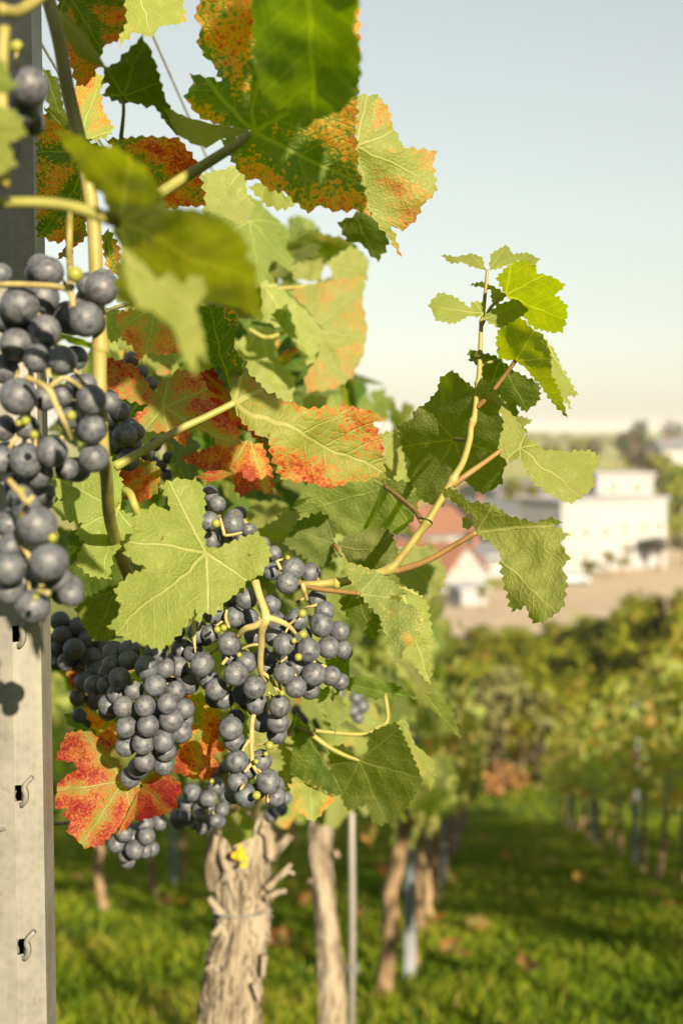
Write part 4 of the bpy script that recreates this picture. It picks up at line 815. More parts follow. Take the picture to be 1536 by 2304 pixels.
# ------------------------------------------------------------------ grape clusters
def sphere_mesh(name, seg, rings, stretch):
    bm = bmesh.new(); bmesh.ops.create_uvsphere(bm, u_segments=seg, v_segments=rings, radius=1.0)
    for v in bm.verts:
        v.co.z *= stretch; v.co *= 1 + 0.015 * noise.noise(v.co * 1.6)
        if v.co.z < -0.985 * stretch: v.co.z += 0.02
    me = bpy.data.meshes.new(name); bm.to_mesh(me); bm.free(); me.polygons.foreach_set('use_smooth', [True] * len(me.polygons)); return me
GR = [sphere_mesh('grape', 28, 18, s) for s in (1.0, 1.04, 0.97)]
for g_ in GR: g_.materials.append(M_GRAPE)
BERRY = sphere_mesh('berry', 14, 10, 1.0); BERRY.materials.append(M_BERRY)
def cluster(label, grapes, d0, bulge, stalks=(), berries=(), fill=0, seed=1, rmin=None, group=None, raisins=()):
    rnd = random.Random(seed); G_ = np.array([(g[0], g[1], g[2], g[3] if len(g) > 3 else 0) for g in grapes], float)
    cx, cy = G_[:, 0].mean(), G_[:, 1].mean(); sx, sy = max(20, np.ptp(G_[:, 0]) / 2), max(20, np.ptp(G_[:, 1]) / 2)
    it = []
    for x, y, r, b in G_:
        rho = min(1.2, math.hypot((x - cx) / sx, (y - cy) / sy)); d = d0 - bulge * (1 - rho ** 2) + b * 0.013 + rnd.uniform(-.002, .002)
        it.append([x, y, d, r * d / F])
    nf = len(it); mr = float(np.median([q[3] for q in it]))
    for _ in range(fill):
        g = G_[rnd.randrange(nf)]; it.append([g[0] + rnd.gauss(0, 14), g[1] + rnd.gauss(0, 14), d0 + bulge * 0.2 + 0.018 + rnd.uniform(0, 0.02), mr * rnd.uniform(.85, 1)])
    P = [[U(x, y, d), r, ray(x, y).normalized()] for x, y, d, r in it]
    for _ in range(14):                              # push overlapping grapes apart along the line of sight
        for i in range(len(P)):
            for j in range(i + 1, len(P)):
                v = P[j][0] - P[i][0]; L = v.length; need = 0.86 * (P[i][1] + P[j][1])
                if L < need:
                    a, b = (i, j) if (P[i][0] - CAM).length < (P[j][0] - CAM).length else (j, i); q = (need - L) * 0.5
                    P[b][0] = P[b][0] + P[b][2] * q * 0.8; P[a][0] = P[a][0] - P[a][2] * q * 0.2
    for q, w_ in zip(P, it): q[1] = w_[3] / w_[2] * (q[0] - CAM).dot(FWD)
    top = U(cx, G_[:, 1].min(), d0)
    o = empty('grape_cluster', top); tag(o, label, 'grape cluster', group or 'grape clusters')
    cz = sum((p[0] for p in P), Vector()) / len(P)
    for i, (c, r, _v) in enumerate(P):
        g = bpy.data.objects.new('grape', GR[rnd.randrange(3)]); COL.objects.link(g); g.parent = o
        out = (c - cz).normalized() * 0.8 + Vector((rnd.gauss(0, .35), rnd.gauss(-.3, .35), -0.7 + rnd.gauss(0, .35)))
        g.matrix_local = Matrix.Translation(c - top) @ (-out).to_track_quat('Z', 'Y').to_matrix().to_4x4() @ Matrix.Diagonal((r * rnd.uniform(.96, 1.04), r * rnd.uniform(.96, 1.04), r * rnd.uniform(.95, 1.05), 1))
        if fill and i < nf and rnd.random() < 0.6:    # short stalk from the grape towards the middle of the bunch
            a = c - out.normalized() * r * 0.95; b = a - out.normalized() * r * 0.7 + (cz - a) * 0.15
            mb = MB(); mb.add(*tube_data([(*(a - top), .0013), (*((a + b) / 2 - top), .0008), (*(b - top), .0010)], 6)); local('pedicel', mb.mesh('pedicel', True), o, M_RACH)
    for pts in stalks:
        v, f = tube_px(pts, 6, 9, 0.12); local('stalk', mesh('stalk', [p - top for p in v], f), o, M_RACH)
    for x, y, r, d in berries:
        g = bpy.data.objects.new('green_berry', BERRY); COL.objects.link(g); g.parent = o; g.matrix_local = Matrix.Translation(U(x, y, d) - top) @ Matrix.Scale(r * d / F, 4)
    return o
A = [(353,1466,28),(330,1503,27),(371,1503,23,1),(269,1527,26),(301,1553,23,1),(349,1543,26),(264,1562,23,1),(246,1586,25,1),(278,1591,24),(326,1589,25),(376,1583,25),(414,1595,24,1),(284,1636,24),(333,1633,26),(385,1620,27),(407,1647,25,1),(283,1680,24),(322,1673,25),(367,1667,27),(374,1692,24,1),(325,1714,25),(368,1722,24,1),(311,1728,24,1),(411,1622,24,1.5),(410,1462,25,1),(422,1537,26,1),(394,1556,24,1),(257,1469,28,1),(292,1464,25,1),(255,1497,24,1),(289,1486,23,1),(238,1544,21,1.5),(352,1600,22,2),(300,1610,22,2),(350,1650,22,2),(345,1700,22,2),(400,1500,24,1)]
cluster('tight grape cluster hanging left of centre above the orange-red leaf', A, 0.80, 0.028, fill=20, seed=2, berries=[(299,1534,7,.79),(320,1534,4,.79)], stalks=[[(350,1400,.83,8),(345,1450,.83,7),(340,1520,.83,6),(330,1620,.83,5),(325,1700,.83,3)]])
B = [(610,1286,21),(659,1280,26,1),(698,1290,24,1),(646,1312,25),(713,1347,21,1),(554,1347,26),(513,1344,24,.6),(482,1379,26,.6),(526,1389,24,.8),(610,1361,23,2),(620,1398,23,2),(669,1394,25,1),(730,1376,23,1),(723,1406,28,.6),(763,1421,23,1),(739,1457,26,.6),(771,1462,22,1),(447,1423,25,.6),(474,1426,22,1),(515,1449,27),(618,1433,23,1.6),(638,1450,26),(693,1463,27),(455,1495,27),(531,1516,28),(554,1490,25,1),(639,1515,25),(667,1502,22,1.3),(618,1483,18,2),(706,1518,28),(744,1521,23,1),(572,1547,27),(487,1551,26),(472,1533,24,1.2),(665,1546,25),(697,1552,23,1.2),(577,1584,25,.8),(629,1589,26),(625,1626,26),(590,1625,24,1.5),(505,1572,24,1.6),(545,1562,24,2),(600,1500,22,2.2),(570,1430,22,2.2),(680,1430,22,2),(650,1480,22,2),(560,1390,22,2),(436,1470,22,1.6),(520,1480,22,2)]
cluster('loose main grape cluster in the middle with its branching pale stalk showing', B, 0.79, 0.030, fill=26, seed=3,
  stalks=[[(574,1308,.762,10),(583,1340,.758,9),(594,1370,.756,9.5),(598,1392,.755,11),(592,1408,.756,10),(588,1428,.76,8),(588,1450,.765,8),(586,1480,.77,7),(588,1512,.775,7),(600,1535,.78,4)],
          [(598,1392,.755,9),(575,1408,.757,8),(552,1415,.76,7.5),(534,1432,.766,5)], [(600,1390,.755,8),(622,1396,.757,7.5),(648,1408,.76,6),(665,1426,.765,4)], [(590,1450,.765,4),(565,1452,.765,3.5),(545,1460,.768,3)],
          [(588,1512,.775,5),(610,1530,.775,4),(622,1556,.775,3)], [(650,1408,.76,3),(642,1424,.758,2.5)], [(650,1406,.76,3),(672,1388,.757,2.5),(680,1382,.757,2)], [(690,1350,.79,4),(684,1330,.785,6),(680,1312,.785,6)],
          [(510,1372,.76,3),(508,1392,.76,4),(515,1412,.762,4)], [(500,1398,.76,3),(487,1408,.76,3)], [(622,1262,.77,4),(632,1282,.768,4)], [(622,1262,.77,3),(645,1256,.77,2.5)], [(440,1372,.755,3),(436,1400,.752,5),(437,1440,.752,4),(440,1470,.752,1.5)], [(632,1490,.76,2.5),(646,1478,.76,2)], [(500,1495,.765,4),(512,1480,.765,4)], [(616,1540,.775,2),(632,1560,.775,2.5)]],
  berries=[(680,1381,10,.752),(681,1428,10,.752),(661,1442,7,.752),(671,1479,9,.748),(489,1417,8,.752),(503,1413,8,.752),(559,1299,10,.755),(545,1328,7,.752),(538,1474,6,.76),(634,1560,7,.765),(647,1255,6,.765),(605,1560,5,.77),(640,1540,6,.772)])
T = [(519,1639,28),(527,1668,24,.8),(533,1713,26),(588,1711,24,.8),(534,1759,24,.6),(603,1759,28),(552,1790,26,.5),(620,1793,24,.8),(557,1733,20,1.5),(580,1780,20,1.8)]
o = cluster('lower tail of the main cluster with two split grapes on a yellow stalk', T, 0.785, 0.012, fill=6, seed=4,
  stalks=[[(578,1590,.79,6),(568,1620,.788,6),(566,1660,.786,6),(566,1690,.784,6),(570,1720,.783,6.5),(584,1745,.783,5)], [(566,1660,.786,4),(552,1678,.784,4),(545,1692,.78,3.5)], [(568,1716,.783,5),(556,1730,.78,4),(550,1738,.778,3.5)], [(578,1730,.783,4.5),(586,1738,.78,3)], [(570,1702,.784,2),(592,1698,.778,2)], [(575,1676,.784,3),(598,1674,.78,2.5)]],
  berries=[(606,1678,10,.775),(598,1697,6,.776),(576,1714,6,.776),(577,1790,10,.772)])
for x, y, w_, h_, an in ((546,1770,4,10,.6), (604,1796,4,11,.1)):   # torn skin of the split grapes
    c = U(x, y, .772) - o.location; mb = MB(); M = Matrix.Rotation(an, 3, 'Y')
    n_ = 8; vs = [M @ Vector((math.cos(q) * w_ * .00027, -0.0006 - 0.0006 * math.sin(3 * q), math.sin(q) * h_ * .00027)) + c for q in np.linspace(0, 6.283, n_, endpoint=False)]
    vs.append(M @ Vector((0, .004, 0)) + c); mb.add(vs, [(i, (i + 1) % n_, n_) for i in range(n_)]); local('split_skin', mb.mesh('split', True), o, M_TAN)
C = [(109,611,34),(4,616,24),(228,649,37),(200,640,28,1.5),(45,686,42),(18,713,36),(97,668,36,.6),(100,745,38,.8),(192,718,42),(156,718,35,1.5),(36,775,38),(83,806,33,.8),(140,811,34,.5),(10,830,34,1.2),(60,745,32,1.6),(41,892,41),(102,896,28,1.5),(140,890,26,1.5),(205,899,35),(190,868,28,1.6),(246,905,24,2),(208,966,34),(157,941,26,1.5),(117,1016,35),(211,1030,33),(150,1054,27,1),(59,1036,39),(3,1034,32),(86,1066,35,.4),(8,966,28,1),(95,1110,28,1.2),(60,960,28,1.6),(40,1090,32,1.4)]
cluster('large blurred grape cluster at the upper left edge in front of the cane', C, 0.575, 0.018, fill=22, seed=5,
  stalks=[[(60,850,.55,7),(90,862,.545,7),(112,880,.54,8),(128,915,.54,7),(145,950,.54,6),(160,990,.55,5)], [(112,870,.54,6),(140,852,.54,6),(160,856,.54,5),(182,872,.545,5)], [(110,850,.54,5),(108,830,.54,6)], [(-20,640,.56,7),(60,640,.56,7),(150,650,.555,7),(165,690,.55,6)], [(160,645,.56,9),(158,600,.58,8)]],
  berries=[(169,617,18,.545),(58,947,11,.54),(77,978,10,.535),(42,952,8,.54),(46,1106,12,.535),(160,935,12,.545)])
C2 = [(83,1182,46),(110,1264,43),(131,1302,32,.8),(159,1338,28,.4),(74,1364,38),(19,1279,40),(21,1330,32,.8),(25,1230,30,1),(55,1310,28,1.6),(60,1140,32,1.4),(20,1180,32,1.4)]
cluster('blurred grapes in front of the steel post, tip of the left-edge bunch', C2, 0.53, 0.010, fill=8, seed=6,
  stalks=[[(20,1080,.52,7),(45,1110,.515,8),(62,1130,.51,7),(75,1115,.51,5)], [(62,1130,.515,6),(40,1200,.53,6),(70,1260,.535,6),(95,1320,.53,6)], [(85,1330,.52,6),(110,1335,.515,7)]], berries=[(118,1210,12,.525),(80,1345,8,.495)])
C3 = [(270,925,23),(246,944,22),(281,978,27),(304,972,22,1),(245,899,22,1),(289,1035,26,.6),(262,1000,22,1.6),(300,1000,20,1.6),(330,1020,17,2),(240,985,20,1.4)]
cluster('few round grapes just right of the cane above the yellow-green leaf', C3, 0.80, 0.008, fill=6, seed=7)
F1 = [(472,1112,21),(489,1134,19),(523,1180,25),(527,1165,21,1),(470,1173,23),(476,1216,20),(559,1192,17,1),(450,1135,20,1.2),(500,1205,18,1.4),(545,1215,18,1.5),(590,1225,18,1.3),(616,1245,18,.6)]
cluster('small group of dark grapes above the pale green leaf', F1, 0.83, 0.008, fill=6, seed=8, stalks=[[(495,1165,.815,3),(500,1185,.81,4),(505,1205,.81,4)], [(505,1205,.81,3.5),(525,1203,.81,3.5),(545,1198,.81,2.5)]], berries=[(486,1178,10,.80),(553,1234,6,.81)])
Dd = [(432,1783,21),(485,1769,20),(469,1798,20),(510,1793,18,.6),(451,1822,18,.6),(453,1836,17),(500,1822,16,.6),(485,1847,16),(453,1865,13),(401,1841,20),(418,1841,18,.7),(479,1736,17,.8),(506,1728,15,.8),(436,1859,9),(470,1820,16,1.4),(420,1812,16,1.4)]
cluster('small-berried grape cluster behind, just above the thick trunk', Dd, 1.02, 0.012, fill=10, seed=9, berries=[(465,1826,6,1.0),(476,1758,6,1.0)])
E1 = [(328,1855,20),(360,1851,19,.6),(330,1882,20),(280,1876,20),(262,1900,21),(303,1912,22),(325,1914,18,.6),(282,1927,16,.8),(300,1885,17,1.4),(345,1835,17,1)]
cluster('grape tip hanging below the orange-red leaf', E1, 0.97, 0.012, fill=6, seed=10)
E2 = [(135,1398,22),(140,1430,22),(167,1461,25),(220,1512,25),(175,1410,22,1),(205,1480,24,1),(150,1490,22,1),(190,1535,24),(215,1575,22,1),(175,1570,20,1.4),(230,1460,24,.8),(160,1440,22,1.3),(195,1440,22,1.3),(235,1550,22,1),(130,1460,20,1.4),(185,1500,22,1.6),(205,1620,20,1.4),(180,1610,18,1.6)]
cluster('dark shaded grape cluster between the post and the tight cluster', E2, 0.95, 0.020, fill=10, seed=11)
H1 = [(297,808,18),(320,836,15),(340,863,16),(332,1020,17),(379,1029,14),(363,1047,13),(375,1068,14),(350,1000,15,1),(310,850,15,1),(345,1040,15,1)]
cluster('few small grapes behind the pink-red leaf', H1, 1.0, 0.006, seed=12)
J1 = [(690,1600,16),(712,1612,16),(735,1600,16),(700,1580,15,.8),(725,1625,16),(750,1585,15,.8),(680,1625,15,.8),(800,1570,15),(815,1590,15),(795,1600,15,.8),(812,1560,14,.8),(805,1615,14)]
cluster('blurred grapes behind the lower leaves right of the main cluster', J1, 1.5, 0.02, fill=6, seed=13)
K1 = [(20,222,22,1),(65,195,45),(50,245,38,1),(70,275,30,1.5),(40,275,26,1.6)]
cluster('single blurred grape with a few darker ones at the top left', K1, 0.50, 0.006, seed=14, berries=[(38,105,16,.50)], stalks=[[(38,105,.50,6),(40,140,.50,6),(55,165,.50,5)]])
N1 = [(615,1800,18),(630,1820,18),(610,1835,17,.6),(640,1795,17,.8)]
cluster('four blurred grapes beside the top of the thick trunk', N1, 1.25, 0.006, seed=15)

# ------------------------------------------------------------------ fallen leaves
FALL = [leaf_mesh(s, rd, tn, 21, 2, 0.8) for s, rd, tn in ((61, .95, 1.0), (62, 1.1, .9), (63, .8, 1.0))]
for i, (x, y) in enumerate(((170,2005),(372,2072),(412,2062),(466,2072),(800,2095),(826,2100),(640,2166),(1135,1950),(1362,1990),(1512,2084),(1470,2052),(1070,2116),(1010,2194),(1036,2206),(1012,2006),(982,2120),(1085,1905),(1240,1960),(1300,2010),(210,2040),(560,2120),(700,2060),(860,1980),(1400,2130),(1180,2240))):
    p = G(x, y); o = bpy.data.objects.new('fallen_leaf', FALL[i % 3]); COL.objects.link(o); o.location = p + Vector((0, 0, 0.11))
    o.rotation_euler = (random.uniform(-.5, .7), random.uniform(-.5, .5), random.uniform(0, 6)); o.scale = (random.uniform(.07, .10),) * 3
    tag(o, 'dry orange-yellow vine leaf lying in the grass', 'leaf', 'fallen leaves in the grass')

# ------------------------------------------------------------------ bushes, trees
M_FAR = simple('far_leaf', [(0.3, (0.05, 0.065, 0.012)), (0.5, (0.105, 0.115, 0.02)), (0.7, (0.18, 0.165, 0.03))], 0.9, 0.8, 0, var=0.5, coords='Object')
def mk_fol(name, stops, scale=0.8):
    m, t, p = newmat(name); k = NT(t); c = k.ramp(k.attr('tone'), stops)
    oi = k.n('ShaderNodeObjectInfo').outputs['Random']; h = k.n('ShaderNodeHueSaturation'); t.links.new(c, h.inputs['Color']); t.links.new(k.m('MULTIPLY_ADD', oi, 0.5, 0.75), h.inputs['Value']); t.links.new(k.m('MULTIPLY_ADD', oi, 0.03, 0.485), h.inputs['Hue'])
    t.links.new(h.outputs[0], p.inputs['Base Color']); p.inputs['Roughness'].default_value = 0.75; p.inputs['Specular IOR Level'].default_value = 0.15
    tr = k.n('ShaderNodeBsdfTranslucent'); t.links.new(h.outputs[0], tr.inputs[0]); mx = k.n('ShaderNodeMixShader'); mx.inputs[0].default_value = 0.42
    t.links.new(p.outputs[0], mx.inputs[1]); t.links.new(tr.outputs[0], mx.inputs[2]); t.links.new(mx.outputs[0], t.nodes['Material Output'].inputs[0]); return m
M_BUSH = mk_fol('bush_leaf', [(0, (0.065, 0.100, 0.005)), (0.5, (0.165, 0.195, 0.010)), (0.85, (0.29, 0.28, 0.025)), (1, (0.36, 0.22, 0.04))])
M_GREYB = mk_fol('grey_bush_leaf', [(0, (0.09, 0.10, 0.03)), (0.5, (0.20, 0.205, 0.07)), (1, (0.30, 0.29, 0.13))])
M_DRY = mk_fol('dry_bush_leaf', [(0, (0.16, 0.08, 0.03)), (0.5, (0.34, 0.17, 0.06)), (1, (0.42, 0.25, 0.10))])
M_BRUSH = mk_fol('brown_brush_leaf', [(0, (0.07, 0.05, 0.03)), (0.5, (0.13, 0.095, 0.06)), (1, (0.18, 0.15, 0.08))])
M_DARKT = mk_fol('dark_tree_leaf', [(0, (0.03, 0.042, 0.016)), (0.5, (0.055, 0.070, 0.025)), (1, (0.09, 0.10, 0.04))])
def crown_mesh(seed, n, rx, ry, rz, size, mat, lumps=9):
    rnd = random.Random(seed); P, N = blob_points(n, rnd, rx, ry, rz, lumps)
    return foliage('crown', P, N, [size * rnd.uniform(.6, 1.2) for _ in P], [0] * n, [min(1, max(0, rnd.gauss(.5, .25) + 0.0)) for _ in P], seed, mat)
def stick_mesh(seed, h, r):
    rnd = random.Random(seed); mb = MB(); mb.add(*tube_data([(0, 0, -0.3, r), (rnd.gauss(0, r), 0, h * .5, r * .8), (0, 0, h, r * .5)], 7))
    for k in range(4):
        a = rnd.uniform(0, 6.28); mb.add(*tube_data([(0, 0, h * .6, r * .5), (math.cos(a) * h * .25, math.sin(a) * h * .25, h * .95, r * .35), (math.cos(a) * h * .4, math.sin(a) * h * .4, h * 1.3, r * .15)], 5))
    return mb.mesh('trunk', True)
def plant(name, p, crown, trunk, s, cz, label, cat, group=None, rz=0.0, sz=None):
    o = empty(name, p, rz); tag(o, label, cat, group)
    c = local('crown', crown, o); c['kind'] = 'stuff'; c.location = (0, 0, cz); c.scale = (s, s, sz or s)
    t = local('trunk', trunk, o, M_BARKD); t.scale = (s, s, sz or s); return o
BUSH = [crown_mesh(s, 620, 1.0, 1.0, 0.85, 0.13, M_BUSH, 11) for s in (71, 72, 73, 74)]
STK = stick_mesh(3, 0.7, 0.05)
rnd = random.Random(77)
band = []
for Y, x0, x1, st in ((34.5, 1085, 1560, 95), (43, 1040, 1580, 84), (52, 1010, 1580, 76), (62, 1000, 1580, 66), (74, 1100, 1580, 58), (86, 1240, 1590, 54)):
    x = x0
    while x < x1: band.append((x + rnd.uniform(-20, 20), Y + rnd.uniform(-3, 3))); x += st * rnd.uniform(.8, 1.15)
for i, (x, Y) in enumerate(band):
    X = (x - CX) / F * Y; s = rnd.uniform(1.0, 1.5)
    plant('hillside_shrub', Vector((X, Y, zt(Y))), BUSH[i % 4], STK, s, 0.75 * s, 'yellow-green shrub of the leafy slope between the lane and the sandy yard', 'shrub', 'shrubs on the slope below the lane', rnd.uniform(0, 6))
for i, (x, Y, hh) in enumerate(((1255, 66, 2.5), (1310, 62, 3.1), (1365, 64, 3.7), (1415, 60, 4.0), (1465, 62, 4.5), (1515, 58, 4.7), (1560, 60, 5.1), (1340, 52, 2.4), (1440, 50, 3.0), (1530, 48, 3.3))):
    plant('fruit_tree', Vector(((x - CX) / F * Y, Y, zt(Y))), BUSH[(i + 1) % 4], STK, 1.55, hh * .56, 'leafy small tree on the slope, %s from the left below the sandy yard' % ORD[i], 'tree', 'small trees below the yard', i * 1.3, hh * .52)
GB = crown_mesh(81, 900, 1.0, 0.9, 1.15, 0.10, M_GREYB, 12)
plant('grey_green_bush', Vector(((1165 - CX) / F * 31.5, 31.5, zt(31.5))), GB, STK, 1.45, 1.3, 'tall grey-green feathery bush beyond the end of the lane', 'bush')
DB = crown_mesh(82, 420, 1.0, 0.8, 0.8, 0.12, M_DRY, 8)
plant('dry_bush', Vector(((1135 - CX) / F * 29.5, 29.5, zt(29.5))), DB, STK, 0.78, 0.50, 'rust-orange dry bush at the far end of the lane', 'bush')
BB = crown_mesh(83, 500, 1.2, 0.8, 0.8, 0.10, M_BRUSH, 9)
plant('brown_brush', Vector(((1215 - CX) / F * 30.2, 30.2, zt(30.2))), BB, STK, 0.85, 0.55, 'dull brown brush between the rusty bush and the right row', 'bush')
TR = [crown_mesh(s, 900, 1, 1, 1.0, 0.13, M_DARKT, 12) for s in (91, 92)] ; TG = [crown_mesh(s, 800, 1, 1, .9, 0.14, M_BUSH, 11) for s in (93, 94)]
def tree(px, pbase, Y, w_px, h_px, crown, label, cat='tree', group=None, zoff=None):
    X = (px - CX) / F * Y; zb = CAM.z - (pbase - 965) / F * Y; wd = w_px / F * Y / 2; hh = h_px / F * Y
    o = empty('tree', (X, Y, min(zb, zt(Y)))); tag(o, label, cat, group); zc = zb + hh * .55 - o.location.z
    c = local('crown', crown, o); c['kind'] = 'stuff'; c.location = (0, 0, zc); c.scale = (wd, wd, hh * .5)
    t = local('trunk', stick_mesh(int(px), max(zc, 1.0), wd * .12), o, M_BARKD); return o
tree(1436, 1062, 420, 84, 108, TR[0], 'dark round tree standing on the skyline left of the far house')
tree(1336, 1030, 450, 34, 44, TR[1], 'small reddish-dark tree left of the big dark skyline tree')
tree(1512, 985, 900, 50, 36, TR[1], 'distant tree above the far house at the right edge')
tree(1395, 1030, 520, 60, 55, TG[0], 'pale green tree touching the dark skyline tree')
tree(1300, 1035, 520, 80, 46, TG[1], 'low green tree on the skyline above the white building')
tree(1235, 1040, 500, 90, 42, TG[0], 'leftmost low green tree on the skyline')
tree(1520, 1210, 230, 120, 160, TG[1], 'full green tree right of the white building at the picture edge')
tree(1470, 1080, 300, 120, 60, TG[0], 'olive tree above the roof of the white building')
tree(1150, 1130, 230, 70, 50, TG[1], 'green tree between the grey roofs')
tree(1195, 1128, 235, 50, 40, TG[0], 'small green tree right of the tree between the grey roofs')
tree(1372, 1272, 158, 34, 32, TG[0], 'small round bush on the grass strip before the white building', 'bush')
tree(1330, 1285, 158, 80, 20, TG[1], 'low green hedge on the grass strip before the white building', 'hedge')
tree(1400, 1275, 160, 60, 18, TG[0], 'low shrub strip right of the round bush', 'hedge')
tree(1480, 1245, 170, 80, 34, TR[0], 'dark garden hedge at the foot of the white building', 'hedge')
tree(1085, 1350, 118, 34, 30, TG[1], 'small bush right of the gabled house', 'bush')
tree(1540, 1240, 175, 60, 36, TR[1], 'rusty green hedge at the right picture edge', 'hedge')
for i in range(26):                                  # line of far woods on the skyline
    x = 1010 + i * 23 + rnd.uniform(-6, 6); Y = rnd.uniform(1150, 1500); zb = zt(Y) + 1
    o = empty('tree', ((x - CX) / F * Y, Y, zb - 2)); tag(o, 'far hazy tree of the wood along the horizon', 'tree', 'far trees along the horizon')
    s = rnd.uniform(5, 9); c = local('crown', TG[i % 2], o); c['kind'] = 'stuff'; c.scale = (s * 1.9, s, s * .8); c.location.z = s * .7
    t = local('trunk', STK, o, M_BARKD); t.scale = (6, 6, 6)

# ------------------------------------------------------------------ road, village
M_ROAD = simple('sandy_road', [(0.3, (0.36, 0.285, 0.19)), (0.6, (0.46, 0.37, 0.255)), (0.8, (0.52, 0.43, 0.31))], 0.35, 0.95, 0.2, 0.05, coords='Object', spec=0.1)
M_WHITE = simple('white_render', [(0.3, (0.26, 0.265, 0.285)), (0.7, (0.31, 0.316, 0.335))], 0.6, 0.9, 0.0)
M_ROOFR = simple('red_tiles', [(0.3, (0.17, 0.075, 0.045)), (0.7, (0.25, 0.115, 0.07))], 3, 0.9, 0.3, 0.05)
M_ROOFG = simple('grey_sheet_roof', [(0.3, (0.105, 0.112, 0.13)), (0.7, (0.15, 0.16, 0.18))], 1, 0.7, 0.1, 0.03)
M_GREY = simple('grey_wall', [(0.3, (0.13, 0.135, 0.15)), (0.7, (0.18, 0.18, 0.19))], 1, 0.9, 0.0)
M_GLASS = simple('window_glass', [(0.3, (0.16, 0.16, 0.155)), (0.7, (0.22, 0.215, 0.20))], 0.4, 0.3, 0, spec=0.5)
M_FRAME = simple('window_frame', [(0.3, (0.55, 0.53, 0.48)), (0.7, (0.62, 0.6, 0.55))], 2, 0.7, 0)
M_CAR = simple('car_paint', [(0.3, (0.30, 0.36, 0.46)), (0.7, (0.34, 0.41, 0.50))], 1, 0.3, 0, spec=0.6)
M_TYRE = simple('tyre', [(0.3, (0.02, 0.02, 0.02)), (0.7, (0.04, 0.04, 0.04))], 5, 0.9, 0)
poly = [(960, 1420), (1060, 1440), (1300, 1420), (1560, 1400), (1590, 1196), (1500, 1216), (1440, 1250), (1395, 1276), (1290, 1296), (1180, 1316), (1100, 1330), (960, 1352)]
rv = []
for i in range(len(poly)):
    a, b = poly[i], poly[(i + 1) % len(poly)]
    for q in np.linspace(0, 1, 6, endpoint=False): p = G(a[0] + (b[0] - a[0]) * q, a[1] + (b[1] - a[1]) * q); rv.append(Vector((p.x, p.y)))
rr = [Vector((x, y)) for y in np.arange(80, 300, 4.0) for x in np.arange(-60, 120, 6.0)]
pp = np.array([(v.x, v.y) for v in rv]); msk = inside(pp, np.array([v.x for v in rr]), np.array([v.y for v in rr]))
vo, _, fo, *_x = geometry.delaunay_2d_cdt(rv + [v for v, k_ in zip(rr, msk) if k_], [], [list(range(len(rv)))], 1, 1e-4)
tag(link('road', mesh('road', [(v.x, v.y, zt(v.y) + 0.05) for v in vo], fo), mat=M_ROAD), kind='structure')

